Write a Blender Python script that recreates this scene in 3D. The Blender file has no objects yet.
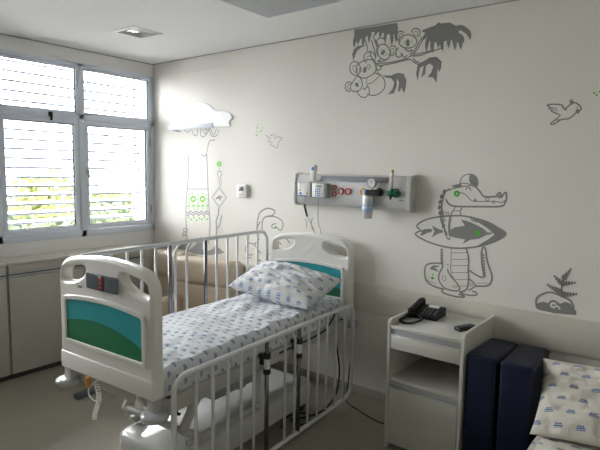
import bpy, bmesh, math, random
from mathutils import Vector, Matrix, noise
random.seed(7)
S = bpy.context.scene
C = bpy.context.scene.collection
V = Vector
R = math.radians

# ------------------------------------------------------------------ camera
F = 521.35
YAW, PIT, ROL = 0.65983146, 0.10485755, 0.01755098
H = 1.7
cy, sy, cp, sp = math.cos(YAW), math.sin(YAW), math.cos(PIT), math.sin(PIT)
FW = V((-sy*cp, cy*cp, -sp)); R0 = V((cy, sy, 0)); U0 = R0.cross(FW)
RT = R0*math.cos(ROL) + U0*math.sin(ROL); UP = -R0*math.sin(ROL) + U0*math.cos(ROL)
cam = bpy.data.cameras.new('camera'); cam.sensor_width = 36; cam.lens = F*36/600
cam.clip_start = 0.05; cam.clip_end = 200
co = bpy.data.objects.new('camera', cam); C.objects.link(co)
m3 = Matrix((RT, UP, -FW)).transposed()
co.matrix_world = Matrix.Translation((0, 0, H)) @ m3.to_4x4()
S.camera = co

YW, XW, ZC = 3.318, -4.48, 2.73          # far wall, window wall, ceiling
XR, YB = 1.45, -1.7                       # right wall, wall behind


def wall_xz(px, py, y=YW):               # the point of the far wall seen at a pixel of the photograph
    d = FW + RT*((px-300)/F) - UP*((py-225)/F)
    k = y/d.y
    return d.x*k, H + d.z*k


# ------------------------------------------------------------------ materials
def mat(name, col, rough=.5, metal=0, spec=.5, bump=0, bscale=40, var=0, vscale=3, trans=0, alpha=1, emis=None, coat=0):
    m = bpy.data.materials.new(name); m.use_nodes = True
    nt = m.node_tree; b = nt.nodes['Principled BSDF']
    b.inputs['Base Color'].default_value = (*col, 1)
    b.inputs['Roughness'].default_value = rough
    b.inputs['Metallic'].default_value = metal
    b.inputs['Specular IOR Level'].default_value = spec
    b.inputs['Transmission Weight'].default_value = trans
    b.inputs['Alpha'].default_value = alpha
    b.inputs['Coat Weight'].default_value = coat
    tc = nt.nodes.new('ShaderNodeTexCoord')
    if var:
        n = nt.nodes.new('ShaderNodeTexNoise'); n.inputs['Scale'].default_value = vscale; n.inputs['Detail'].default_value = 4
        nt.links.new(tc.outputs['Object'], n.inputs['Vector'])
        r = nt.nodes.new('ShaderNodeValToRGB')
        r.color_ramp.elements[0].position = .3; r.color_ramp.elements[1].position = .7
        r.color_ramp.elements[0].color = (*[c*(1-var) for c in col], 1)
        r.color_ramp.elements[1].color = (*[min(1, c*(1+var)) for c in col], 1)
        nt.links.new(n.outputs['Fac'], r.inputs['Fac']); nt.links.new(r.outputs['Color'], b.inputs['Base Color'])
    if bump:
        n = nt.nodes.new('ShaderNodeTexNoise'); n.inputs['Scale'].default_value = bscale; n.inputs['Detail'].default_value = 3
        nt.links.new(tc.outputs['Object'], n.inputs['Vector'])
        bp = nt.nodes.new('ShaderNodeBump'); bp.inputs['Strength'].default_value = bump; bp.inputs['Distance'].default_value = .01
        nt.links.new(n.outputs['Fac'], bp.inputs['Height']); nt.links.new(bp.outputs['Normal'], b.inputs['Normal'])
    return m


M = {}
M['wall'] = mat('wall paint', (.73, .71, .66), .55, bump=.04, bscale=60)
M['wallside'] = mat('window wall paint', (.80, .80, .79), .6, bump=.04, bscale=60)
M['ceil'] = mat('ceiling paint', (.78, .78, .775), .75, bump=.03, bscale=50)
M['floor'] = mat('vinyl floor', (.30, .285, .225), .33, var=.04, vscale=2.5, bump=.02, bscale=120)
M['band'] = mat('bumper band', (.60, .58, .51), .5, var=.02)
M['skirt'] = mat('skirting', (.36, .34, .29), .5)
M['alu'] = mat('painted aluminium', (.68, .73, .82), .4)
M['gasket'] = mat('gasket', (.08, .08, .09), .6)
M['slat'] = mat('white slat', (.75, .75, .78), .5)
def glass_mat():
    m = bpy.data.materials.new('window glass'); m.use_nodes = True; nt = m.node_tree
    nt.nodes.remove(nt.nodes['Principled BSDF'])
    tr = nt.nodes.new('ShaderNodeBsdfTransparent'); tr.inputs[0].default_value = (.96, .98, .97, 1)
    gl = nt.nodes.new('ShaderNodeBsdfGlossy'); gl.inputs['Roughness'].default_value = .02
    fr = nt.nodes.new('ShaderNodeFresnel'); fr.inputs[0].default_value = 1.45
    mx = nt.nodes.new('ShaderNodeMixShader')
    nt.links.new(fr.outputs[0], mx.inputs[0]); nt.links.new(tr.outputs[0], mx.inputs[1]); nt.links.new(gl.outputs[0], mx.inputs[2])
    nt.links.new(mx.outputs[0], nt.nodes['Material Output'].inputs[0]); return m


M['shade_line'] = mat('grey slat shade line', (.12, .12, .15), .6)  # dark colour for the shade line painted under the slats
M['glass'] = glass_mat()
M['cab'] = mat('cabinet laminate', (.43, .415, .365), .45, var=.02)
M['cabtop'] = mat('cabinet top', (.55, .53, .46), .4)
M['dark'] = mat('dark plinth', (.05, .05, .045), .6)
M['alum2'] = mat('satin profile', (.42, .43, .45), .35, metal=.6)
M['abs'] = mat('cream moulded plastic', (.80, .79, .75), .3, coat=.2)
M['shroud'] = mat('glossy white cover', (.58, .58, .57), .16, coat=.5)
M['rail'] = mat('white enamelled steel', (.68, .70, .72), .3)
M['frame'] = mat('grey enamelled steel', (.50, .50, .47), .4)
M['nsprof'] = mat('bright aluminium profile', (.62, .63, .64), .3, metal=.3)
M['rod'] = mat('chromed rod', (.22, .22, .24), .25, metal=.8)
M['black'] = mat('black plastic', (.018, .018, .02), .4)
M['bumper'] = mat('grey bumper', (.45, .46, .48), .25, coat=.3)
M['navy'] = mat('navy vinyl', (.005, .010, .034), .5, spec=.3, bump=.2, bscale=18)
M['beige'] = mat('beige vinyl', (.50, .41, .31), .5, bump=.2, bscale=25, var=.05)
M['decal'] = mat('grey vinyl film', (.22, .22, .21), .5)
M['decalpale'] = mat('pale grey vinyl film', (.30, .30, .30), .5)
M['green'] = mat('green vinyl film', (.06, .45, .03), .5)
M['lime'] = mat('lime vinyl film', (.16, .58, .04), .5)
M['cloud'] = mat('white gloss panel', (.78, .775, .80), .35, coat=.2)
M['wht'] = mat('white plastic', (.75, .75, .73), .35)
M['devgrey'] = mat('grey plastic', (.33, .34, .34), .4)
M['hw'] = mat('anodised panel', (.55, .55, .55), .38, metal=.15)
M['hwdark'] = mat('lamp cover', (.27, .28, .31), .3)
M['red'] = mat('red ring', (.65, .05, .03), .4)
M['yel'] = mat('yellow ring', (.75, .42, .03), .4)
M['dgreen'] = mat('green fitting', (.01, .16, .07), .35)
M['blue'] = mat('blue print', (.05, .17, .55), .4)
M['paleblue'] = mat('pale blue print', (.35, .5, .75), .4)
M['brass'] = mat('yellow cap', (.5, .42, .05), .35)
M['clear'] = mat('clear bottle', (.9, .94, .97), .12, trans=.6)
M['hatch'] = mat('grey lamp cover', (.40, .42, .44), .35)
M['mirror'] = mat('bright reflector', (.8, .8, .8), .12, metal=.9)
M['tube'] = mat('lamp tube', (.9, .9, .9), .3)
M['ledred'] = mat('red display', (.5, .03, .02), .3)
M['panel'] = mat('control panel', (.10, .12, .145), .35)
M['keys'] = mat('keys', (.13, .15, .17), .4)
M['lcd'] = mat('display', (.35, .45, .3), .3)
M['orange'] = mat('orange plug', (.6, .25, .04), .5)
M['bark'] = mat('bark', (.1, .07, .05), .8)
M['bounce_ground'] = mat('pale bounce ground', (.68, .66, .62), .9, var=.08, vscale=.5)  # pale only to bounce sky light into the room
M['house'] = mat('rendered house', (.45, .42, .38), .9)
M['roof'] = mat('house tiles', (.4, .2, .12), .9)


def leaf_mat(name, col):
    return mat(name, col, .7, var=.45, vscale=1.6)


M['leaf1'] = leaf_mat('leaves', (.075, .105, .045))
M['leaf2'] = leaf_mat('yellow green leaves', (.14, .165, .04))
M['leaf3'] = leaf_mat('dark leaves', (.06, .09, .05))


def node(nt, t, op=None, *ins):
    n = nt.nodes.new(t)
    if op: n.operation = op
    for i, v in enumerate(ins):
        if v is None: continue
        if isinstance(v, (int, float)): n.inputs[i].default_value = v
        else: nt.links.new(v, n.inputs[i])
    return n.outputs[0]


def sheet_mat(name, cw=.062, ch=.052, col=(.64, .66, .68), ink=(.08, .15, .42), ms=.78):
    m = bpy.data.materials.new(name); m.use_nodes = True; nt = m.node_tree
    b = nt.nodes['Principled BSDF']; b.inputs['Roughness'].default_value = .8
    b.inputs['Specular IOR Level'].default_value = .2
    uv = nt.nodes.new('ShaderNodeUVMap'); uv.uv_map = 'UVMap'
    sx = nt.nodes.new('ShaderNodeSeparateXYZ'); nt.links.new(uv.outputs[0], sx.inputs[0])
    mt = lambda op, *a: node(nt, 'ShaderNodeMath', op, *a)
    v = mt('DIVIDE', sx.outputs[1], ch)
    row = mt('FLOOR', v)
    lv = mt('SUBTRACT', mt('SUBTRACT', v, row), .5)
    off = mt('MULTIPLY', mt('MODULO', row, 2), .5)
    u = mt('ADD', mt('DIVIDE', sx.outputs[0], cw), off)
    lu = mt('SUBTRACT', mt('SUBTRACT', u, mt('FLOOR', u)), .5)
    au = mt('ABSOLUTE', lu); MS = ms
    au = mt('DIVIDE', au, MS); lvv = mt('DIVIDE', lv, MS)
    # crown : zigzag top
    zig = mt('ABSOLUTE', mt('SUBTRACT', mt('FRACT', mt('MULTIPLY', au, 7)), .5))
    top = mt('ADD', .05, mt('MULTIPLY', zig, .30))
    crown = mt('MULTIPLY', mt('MULTIPLY', mt('LESS_THAN', au, .19), mt('GREATER_THAN', lvv, .03)), mt('LESS_THAN', lvv, top))
    l1 = mt('MULTIPLY', mt('LESS_THAN', au, .27), mt('LESS_THAN', mt('ABSOLUTE', mt('ADD', lvv, .07)), .045))
    dash = mt('GREATER_THAN', mt('FRACT', mt('MULTIPLY', lu, 15)), .3)
    l2 = mt('MULTIPLY', mt('MULTIPLY', mt('LESS_THAN', au, .27), mt('LESS_THAN', mt('ABSOLUTE', mt('ADD', lvv, .2)), .04)), dash)
    ink_f = mt('MULTIPLY', mt('MAXIMUM', mt('MAXIMUM', crown, l1), l2), .95)
    mx = nt.nodes.new('ShaderNodeMix'); mx.data_type = 'RGBA'
    nt.links.new(ink_f, mx.inputs[0]); mx.inputs[6].default_value = (*col, 1); mx.inputs[7].default_value = (*ink, 1)
    nt.links.new(mx.outputs[2], b.inputs['Base Color'])
    tc = nt.nodes.new('ShaderNodeTexCoord')
    n = nt.nodes.new('ShaderNodeTexNoise'); n.inputs['Scale'].default_value = 9; n.inputs['Detail'].default_value = 5; n.inputs['Distortion'].default_value = .8
    nt.links.new(tc.outputs['Object'], n.inputs['Vector'])
    bp = nt.nodes.new('ShaderNodeBump'); bp.inputs['Strength'].default_value = .6; bp.inputs['Distance'].default_value = .03
    nt.links.new(n.outputs['Fac'], bp.inputs['Height']); nt.links.new(bp.outputs['Normal'], b.inputs['Normal'])
    return m


M['sheet'] = sheet_mat('printed hospital sheet', .066, .052, ink=(.015, .08, .30), ms=.86)
M['pillow'] = sheet_mat('printed pillowcase', .085, .066, col=(.66, .67, .68), ink=(.05, .19, .46))
M['guest'] = sheet_mat('guest pillowcase', .098, .07, col=(.62, .60, .53), ink=(.01, .09, .32))


def pic_mat(name, flip=1):     # teal sky over a green hill, in the panel's own plane (UV in metres)
    m = bpy.data.materials.new(name); m.use_nodes = True; nt = m.node_tree
    b = nt.nodes['Principled BSDF']; b.inputs['Roughness'].default_value = .3
    uv = nt.nodes.new('ShaderNodeUVMap'); uv.uv_map = 'UVMap'
    sx = nt.nodes.new('ShaderNodeSeparateXYZ'); nt.links.new(uv.outputs[0], sx.inputs[0])
    mt = lambda op, *a: node(nt, 'ShaderNodeMath', op, *a)
    d = mt('SUBTRACT', sx.outputs[0], .31)
    hill = mt('SUBTRACT', .94, mt('MULTIPLY', mt('MULTIPLY', d, d), .55))
    f = mt('LESS_THAN', sx.outputs[1], hill)
    d2 = mt('SUBTRACT', sx.outputs[0], .10)
    h2 = mt('SUBTRACT', .84, mt('MULTIPLY', mt('MULTIPLY', d2, d2), .5))
    f2 = mt('LESS_THAN', sx.outputs[1], h2)
    mx = nt.nodes.new('ShaderNodeMix'); mx.data_type = 'RGBA'
    nt.links.new(f, mx.inputs[0]); mx.inputs[6].default_value = (.035, .34, .38, 1); mx.inputs[7].default_value = (.025, .19, .085, 1)
    m2 = nt.nodes.new('ShaderNodeMix'); m2.data_type = 'RGBA'
    nt.links.new(f2, m2.inputs[0]); nt.links.new(mx.outputs[2], m2.inputs[6]); m2.inputs[7].default_value = (.02, .155, .06, 1)
    nt.links.new(m2.outputs[2], b.inputs['Base Color'])
    return m


M['pic'] = pic_mat('printed hill scene')


# ------------------------------------------------------------------ mesh helpers
def link(me, name, m, parent=None, smooth=False, loc=None):
    o = bpy.data.objects.new(name, me); C.objects.link(o)
    if m is not None:
        for q in (m if isinstance(m, (list, tuple)) else [m]): me.materials.append(q)
    if smooth:
        for p in me.polygons: p.use_smooth = True
        if smooth is not True: me.set_sharp_from_angle(angle=R(smooth))
    if parent: o.parent = parent
    if loc: o.location = loc
    return o


class MB:
    def __init__(s): s.b = bmesh.new()

    def box(s, a, b_, bev=0, seg=2, rot=None, piv=None):
        t = bmesh.new(); bmesh.ops.create_cube(t, size=1)
        sc = [abs(b_[i]-a[i]) for i in range(3)]; ce = V([(a[i]+b_[i])/2 for i in range(3)])
        bmesh.ops.scale(t, vec=sc, verts=t.verts)
        if bev: bmesh.ops.bevel(t, geom=t.edges[:], offset=min(bev, min(sc)*.49), segments=seg, affect='EDGES', profile=.5)
        bmesh.ops.translate(t, vec=ce, verts=t.verts)
        if rot is not None:
            bmesh.ops.rotate(t, cent=piv if piv is not None else ce, matrix=rot, verts=t.verts)
        s.join(t); return s

    def join(s, t):
        me = bpy.data.meshes.new('t'); t.to_mesh(me); t.free(); s.b.from_mesh(me); bpy.data.meshes.remove(me)

    def cyl(s, a, b_, r, r2=None, n=20, cap=True):
        a, b_ = V(a), V(b_); d = b_-a
        t = bmesh.new()
        bmesh.ops.create_cone(t, cap_ends=cap, segments=n, radius1=r, radius2=r if r2 is None else r2, depth=d.length)
        q = d.to_track_quat('Z', 'Y').to_matrix().to_4x4()
        bmesh.ops.transform(t, matrix=Matrix.Translation((a+b_)/2) @ q, verts=t.verts)
        s.join(t); return s

    def tube(s, pts, r, n=8, closed=False):
        pts = [V(p) for p in pts]; N = len(pts); rings = []
        prev = None
        for i, p in enumerate(pts):
            if closed: d = (pts[(i+1) % N]-pts[i-1])
            else: d = pts[min(i+1, N-1)]-pts[max(i-1, 0)]
            d.normalize()
            if prev is None:
                u = d.orthogonal().normalized()
            else:
                u = (prev - d*prev.dot(d))
                u = u.normalized() if u.length > 1e-6 else d.orthogonal().normalized()
            prev = u; w = d.cross(u)
            rings.append([s.b.verts.new(p+(u*math.cos(2*math.pi*k/n)+w*math.sin(2*math.pi*k/n))*r) for k in range(n)])
        for i in range(N if closed else N-1):
            a, b2 = rings[i], rings[(i+1) % N]
            for k in range(n):
                s.b.faces.new((a[k], a[(k+1) % n], b2[(k+1) % n], b2[k]))
        if not closed:
            s.b.faces.new(rings[0][::-1]); s.b.faces.new(rings[-1])
        return s

    def lathe(s, prof, loc=(0, 0, 0), n=24, axis=None):
        t = bmesh.new(); rings = []
        for r, z in prof:
            rings.append([t.verts.new((r*math.cos(2*math.pi*k/n), r*math.sin(2*math.pi*k/n), z)) for k in range(n)])
        for a, b2 in zip(rings, rings[1:]):
            for k in range(n): t.faces.new((a[k], a[(k+1) % n], b2[(k+1) % n], b2[k]))
        if prof[0][0] > 1e-5: t.faces.new(rings[0][::-1])
        if prof[-1][0] > 1e-5: t.faces.new(rings[-1])
        bmesh.ops.remove_doubles(t, verts=t.verts, dist=1e-6)
        m = Matrix.Translation(loc)
        if axis is not None: m = m @ V(axis).to_track_quat('Z', 'Y').to_matrix().to_4x4()
        bmesh.ops.transform(t, matrix=m, verts=t.verts)
        s.join(t); return s

    def build(s, name, m, parent=None, smooth=40):
        bmesh.ops.recalc_face_normals(s.b, faces=s.b.faces)
        me = bpy.data.meshes.new(name); s.b.to_mesh(me); s.b.free()
        return link(me, name, m, parent, smooth)


def plate_me(outline, holes=(), depth=.02, bevel=0, bres=2, mtx=None):
    """2D outline with holes extruded to a plate; local xy = outline plane, centred in z"""
    cu = bpy.data.curves.new('c', 'CURVE'); cu.dimensions = '2D'; cu.fill_mode = 'BOTH'
    cu.extrude = max(depth/2-bevel, 0); cu.bevel_depth = bevel; cu.bevel_resolution = bres
    cu.offset = -bevel
    for pl in [outline, *holes]:
        sp_ = cu.splines.new('POLY'); sp_.points.add(len(pl)-1); sp_.use_cyclic_u = True
        for p, q in zip(sp_.points, pl): p.co = (q[0], q[1], 0, 1)
    o = bpy.data.objects.new('c', cu); C.objects.link(o)
    dg = bpy.context.evaluated_depsgraph_get()
    me = bpy.data.meshes.new_from_object(o.evaluated_get(dg))
    bpy.data.objects.remove(o); bpy.data.curves.remove(cu)
    if mtx is not None: me.transform(mtx)
    return me


def add_plate(mb, *a, **k):
    me = plate_me(*a, **k); mb.b.from_mesh(me); bpy.data.meshes.remove(me)


# map plate local (x, y, z) to (x, 0, z) with thickness along y : plate faces -y
XZ = Matrix(((1, 0, 0, 0), (0, 0, -1, 0), (0, 1, 0, 0), (0, 0, 0, 1)))


def smooth_pts(pts, closed=False, n=6):
    P = [tuple(p) for p in pts]; N = len(P)
    if N < 3: return P
    out = []
    rng = range(N if closed else N-1)
    for i in rng:
        g = (lambda j: P[j % N]) if closed else (lambda j: P[max(0, min(N-1, j))])
        a, b_, c, d = g(i-1), g(i), g(i+1), g(i+2)
        for k in range(n):
            t = k/n
            out.append(tuple(.5*((2*b_[q])+(-a[q]+c[q])*t+(2*a[q]-5*b_[q]+4*c[q]-d[q])*t*t+(-a[q]+3*b_[q]-3*c[q]+d[q])*t**3) for q in range(len(b_))))
    if not closed: out.append(P[-1])
    return out


def rrect(x0, y0, x1, y1, r, n=5):
    pts = []
    for cx, cy_, a0 in ((x1-r, y1-r, 0), (x0+r, y1-r, 90), (x0+r, y0+r, 180), (x1-r, y0+r, 270)):
        for k in range(n+1):
            a = R(a0+90*k/n); pts.append((cx+r*math.cos(a), cy_+r*math.sin(a)))
    return pts


def empty(name, label, cat, loc=(0, 0, 0), rz=0, group=None):
    o = bpy.data.objects.new(name, None); o.empty_display_size = .05; C.objects.link(o)
    o.location = loc; o.rotation_euler = (0, 0, rz); tag(o, label, cat, group); return o


def tag(o, label, cat, group=None, kind=None):
    o['label'] = label; o['category'] = cat
    if group: o['group'] = group
    if kind: o['kind'] = kind
    return o


def struct(o): o['kind'] = 'structure'; return o


# ------------------------------------------------------------------ room shell
struct(MB().box((XW-.3, YB-.2, -.12), (XR+.2, YW+.2, 0)).build('floor', M['floor']))
# ceiling with the opening for the recessed lamp
DX0, DX1, DY0, DY1 = -3.66, -3.43, 2.375, 2.60
mb = MB(); add_plate(mb, [(XW-.3, YB-.2), (XR+.2, YB-.2), (XR+.2, YW+.2), (XW-.3, YW+.2)], [[(DX0, DY0), (DX0, DY1), (DX1, DY1), (DX1, DY0)]], depth=.16,
               mtx=Matrix.Translation((0, 0, ZC+.08)))
struct(mb.build('ceiling', M['ceil'], smooth=False))
struct(MB().box((XW-.3, YW, 0), (XR+.2, YW+.2, ZC)).build('wall_back', M['wall']))
struct(MB().box((XR, YB-.2, 0), (XR+.2, YW, ZC)).build('wall_right', M['wall']))
struct(MB().box((XW-.3, YB-.2, 0), (XR, YB, ZC)).build('wall_front', M['wall']))
# window wall: two double windows
WZ0, WZ1 = 1.06, 2.61
WIN = [(1.80, 3.315), (.10, 1.62)]
mb = MB()
xa, xb = XW-.2, XW
mb.box((xa, YB, 0), (xb, YW, WZ0)); mb.box((xa, YB, WZ1), (xb, YW, ZC))
mb.box((xa, WIN[0][1], WZ0), (xb, YW, WZ1)); mb.box((xa, WIN[1][1], WZ0), (xb, WIN[0][0], WZ1)); mb.box((xa, YB, WZ0), (xb, WIN[1][0], WZ1))
struct(mb.build('wall_left', M['wallside'], smooth=False))

# bumper band + skirting on the far wall
struct(MB().box((XW, YW-.02, .66), (XR, YW, .875), .006).build('trim_1', M['band']))
struct(MB().box((XW, YW-.004, ZC-.008), (XR, YW, ZC)).build('gap_shade_back', M['devgrey']))  # dark strip painting the shadow gap between far wall and ceiling
struct(MB().box((XW, YB, ZC-.008), (XW+.004, YW, ZC)).build('gap_shade_left', M['devgrey']))  # same painted gap shadow along the window wall
struct(MB().box((XW, YW-.012, 0), (XR, YW, .075), .004).build('baseboard_back', M['skirt']))


def window(n, y0, y1):
    x1 = XW+.012; x0 = XW-.07
    root = bpy.data.objects.new(f'window_{n}', None); C.objects.link(root); root['kind'] = 'structure'
    ym = (y0+y1)/2-.02; fw = .05
    mb = MB()
    mb.box((x0, y0, WZ0), (x1, y1, WZ0+fw+.012), .004); mb.box((x0, y0, WZ1-.035), (x1, y1, WZ1), .004)
    mb.box((x0, y0, WZ0), (x1, y0+.04, WZ1), .004); mb.box((x0, y1-.04, WZ0), (x1, y1, WZ1), .004)
    mb.box((x0, ym-.025, WZ0), (x1, ym+.025, WZ1), .004)
    mb.box((x0, y0, 2.115), (x1, y1, 2.165), .004)
    mb.build('window_frame', M['alu'], root)
    for (a, b_) in ((y0+.04, ym-.025), (ym+.025, y1-.04)):
        for (c, d, w) in ((WZ0+.062, 2.115, .04), (2.165, WZ1-.035, .012)):
            sb = MB(); xx0, xx1 = XW-.04, XW+.004
            g = .003
            a2, b2, c2, d2 = a+g, b_-g, c+g, d-g
            sb.box((xx0, a2, c2), (xx1, b2, c2+w), .003); sb.box((xx0, a2, d2-w), (xx1, b2, d2), .003)
            sb.box((xx0, a2, c2+w), (xx1, a2+w, d2-w), .003); sb.box((xx0, b2-w, c2+w), (xx1, b2, d2-w), .003)
            s = sb.build('sash', M['alu'], root)
            gb = MB(); x5 = XW-.03
            e = .006
            for bx in (((a2+w, c2+w), (b2-w, c2+w+e)), ((a2+w, d2-w-e), (b2-w, d2-w)), ((a2+w, c2+w), (a2+w+e, d2-w)), ((b2-w-e, c2+w), (b2-w, d2-w))):
                gb.box((x5, bx[0][0], bx[0][1]), (XW-.012, bx[1][0], bx[1][1]))
            gb.build('gasket', M['gasket'], s)
            pn = MB().box((XW-.026, a2+w-.002, c2+w-.002), (XW-.022, b2-w+.002, d2-w+.002)).build('pane', M['glass'], s)
    # latches
    lb = MB().box((XW+.012, ym-.30, 2.118), (XW+.034, ym-.27, 2.158), .004).box((XW+.028, ym-.295, 2.085), (XW+.040, ym-.275, 2.14), .004)
    lb.build('latch', M['black'], root)
    MB().box((XW+.004, ym+.036, 1.62), (XW+.026, ym+.058, 1.70), .006).box((XW+.02, ym+.04, 1.60), (XW+.045, ym+.054, 1.665), .005).build('handle', M['wht'], root)
    hb = MB()
    for z in (1.28, 1.95): hb.cyl((XW+.012, y1-.045, z-.04), (XW+.012, y1-.045, z+.04), .008)
    hb.build('hinge', M['alum2'], root)
    # fixed louvres outside
    s = empty('louvre_screen', 'white horizontal louvre screen fixed outside the ' + ('corner window beside the decorated wall' if n == 1 else 'window farther from the decorated wall'), 'louvre')
    mb = MB(); shade_lines = MB(); z = WZ0-.02
    while z < WZ1+.05:
        mb.box((XW-.30, y0-.1, z), (XW-.245, y1+.02, z+.004), .001, rot=Matrix.Rotation(R(16), 3, 'Y')); z += .0815
        z_ = z-.0815; shade_lines.box((XW-.247, y0-.1, z_-.022), (XW-.242, y1+.02, z_-.007))  # dark strip below each slat edge, its shade put in as colour
    mb.build('slats', M['slat'], s); shade_lines.build('slat_shade_lines', M['shade_line'], s)
    for y in (y0+.02, y1-.045):
        MB().box((XW-.27, y, WZ0-.05), (XW-.262, y+.02, WZ1+.08)).build('post', M['slat'], s)
        for zb in (WZ0-.04, WZ1+.04): MB().box((XW-.264, y, zb), (XW-.2008, y+.02, zb+.03)).build('bracket', M['slat'], s)
    return root


for i, w in enumerate(WIN): window(i+1, *w)

# ------------------------------------------------------------------ outside
GZ = -3.2
struct(MB().box((-90, -50, GZ-.3), (XW-1.5, 60, GZ)).build('ground', M['bounce_ground']))  # unseen ground, coloured pale to bounce light up to the ceiling


def tree(x, y, h, r, m, label, sq=1.0, n=900):
    t = empty('garden_tree', label, 'tree', (x, y, GZ), group='trees outside the window')
    MB().cyl((0, 0, 0), (0, 0, h*.6), .16, .09, 10).build('trunk', M['bark'], t)
    b = bmesh.new(); rnd = random.Random(int(x*100+y*10))
    lobes = [(rnd.uniform(-.5, .5)*r, rnd.uniform(-.5, .5)*r, h-r*sq*rnd.uniform(.75, 1.1), rnd.uniform(.5, .75)*r) for _ in range(7)]
    for lx, ly, lz, lr in lobes:
        for _ in range(n//7):
            d = V((rnd.gauss(0, 1), rnd.gauss(0, 1), rnd.gauss(0, 1))).normalized()
            p = V((lx, ly, lz)) + V((d.x, d.y, d.z*sq))*lr*rnd.uniform(.75, 1)
            a = V((rnd.gauss(0, 1), rnd.gauss(0, 1), rnd.gauss(0, 1))).normalized(); c = a.orthogonal().normalized()
            s_ = rnd.uniform(.09, .17)
            e = a.cross(c)
            vs = [b.verts.new(p+a*s_), b.verts.new(p+c*s_*.5), b.verts.new(p-a*s_), b.verts.new(p-c*s_*.5)]
            b.faces.new(vs)
    me = bpy.data.meshes.new('crown'); b.to_mesh(me); b.free(); link(me, 'crown', m, t)


for (x, y, h, r, m, lb, q) in ((-17.5, 8.6, 4.9, 1.1, 'leaf2', 'tall yellow green tree, the highest crown seen through the louvres', 1.3),
                               (-14.2, 8.9, 4.15, 1.3, 'leaf1', 'mid green tree low in the window pane nearest the corner', 1),
                               (-14.5, 12.0, 4.0, 1.5, 'leaf3', 'dark green tree behind the corner pane, nearest the room corner', 1),
                               (-19.5, 7.4, 4.2, 1.3, 'leaf3', 'dark green tree standing behind the tall yellow green tree', 1),
                               (-10.6, 5.5, 4.1, 1.25, 'leaf1', 'green tree nearest the window wall', 1),
                               (-10.6, 2.5, 4.2, 1.4, 'leaf3', 'dark green tree at the left edge of the window view', 1),
                               (-19, 12.0, 4.1, 1.5, 'leaf2', 'pale yellow green tree farthest back in the garden', 1)):
    tree(x, y, h, r, M[m], lb, q, 1500)

# ------------------------------------------------------------------ low cabinets under the window
XF = -4.209


def cabinet(y0, y1, label, ndoor=2):
    t = empty('low_cabinet', label, 'cabinet', (XW, (y0+y1)/2, 0), group='low cabinets under the window')
    L = y1-y0; d = XF-XW
    MB().box((.003, -L/2+.002, .05), (d-.022, L/2-.002, .925)).build('carcass', M['cab'], t)
    MB().box((.003, -L/2, .925), (d+.004, L/2, .947), .003).build('worktop', M['cabtop'], t)
    MB().box((.003, -L/2+.004, 0), (d-.05, L/2-.004, .05)).build('plinth', M['dark'], t)
    w = L/ndoor
    for k in range(ndoor):
        a = -L/2+k*w+.006; b_ = a+w-.012
        dr = MB().box((d-.02, a, .055), (d, b_, .825), .002).box((d-.02, a, .868), (d, b_, .921), .002).build('door', M['cab'], t)
        MB().box((d-.02, a, .829), (d-.004, b_, .842), .002).box((d-.02, a, .852), (d-.004, b_, .865), .002).build('handle_profile', M['alum2'], dr)
        MB().box((d-.0215, a, .826), (d-.018, b_, .867)).build('handle_recess', M['dark'], dr)


cabinet(1.752, 3.0, 'grey laminate low cabinet under the corner window beside the bed')
cabinet(.504, 1.748, 'grey laminate low cabinet at the left edge, away from the corner')
# filler between the last cabinet and the far wall
struct(MB().box((XW+.003, 3.002, .0), (XF-.004, YW-.021, .925), .002).build('trim_2', M['cab']))

# ------------------------------------------------------------------ ceiling lamp fittings
t = empty('recessed_downlight', 'small square recessed downlight with mirror reflector near the window corner', 'ceiling light', ((DX0+DX1)/2, (DY0+DY1)/2, ZC))
hw_, hd_ = (DX1-DX0)/2, (DY1-DY0)/2
mb = MB(); add_plate(mb, [(-hw_-.022, -hd_-.022), (hw_+.022, -hd_-.022), (hw_+.022, hd_+.022), (-hw_-.022, hd_+.022)], [[(-hw_+.004, -hd_+.004), (-hw_+.004, hd_-.004), (hw_-.004, hd_-.004), (hw_-.004, -hd_+.004)]], depth=.006, mtx=Matrix.Translation((0, 0, -.003)))
mb.build('trim_frame', M['wht'], t, False)
mb = MB()
g = .003; z1 = .032
bw, bd = hw_-g, hd_-g
for a, b_ in (((-bw, -bd, 0), (-bw+.003, bd, z1)), ((bw-.003, -bd, 0), (bw, bd, z1)), ((-bw, -bd, 0), (bw, -bd+.003, z1)), ((-bw, bd-.003, 0), (bw, bd, z1)), ((-bw, -bd, z1-.003), (bw, bd, z1))):
    mb.box(a, b_)
for k in range(4): mb.box((.02+k*.024, -bd+.005, .002), (.0225+k*.024, bd-.006, .028))
mb.build('reflector', M['wht'], t, False)
for yy in (.0, .045):
    MB().cyl((-bw+.012, yy-.03, .018), (.005, yy-.03, .018), .009).build('lamp_tube', M['mirror'], t)

t = empty('ceiling_panel_light', 'large flat grey square ceiling light with white rim, switched off', 'ceiling light', (-2.13, 2.44, ZC))
mb = MB(); add_plate(mb, rrect(-.30, -.30, .30, .30, .004, 1), [rrect(-.292, -.292, .292, .292, .004, 1)], depth=.012, mtx=Matrix.Translation((0, 0, -.006)))
mb.build('rim', M['alu'], t, False)
MB().box((-.292, -.292, -.010), (.292, .292, 0), 0).build('diffuser', M['hatch'], t)

# ------------------------------------------------------------------ BED
TH = R(3.5)
BX, BY = -2.636, 1.348
W = .736; LB = 1.808
bed = empty('childrens_hospital_bed', 'cream and white childrens hospital bed with barred side rails', 'bed', (BX, BY, 0), TH)

HBR = Matrix.Translation((BX, BY, 0)) @ Matrix.Rotation(TH, 4, 'Z')


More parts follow.
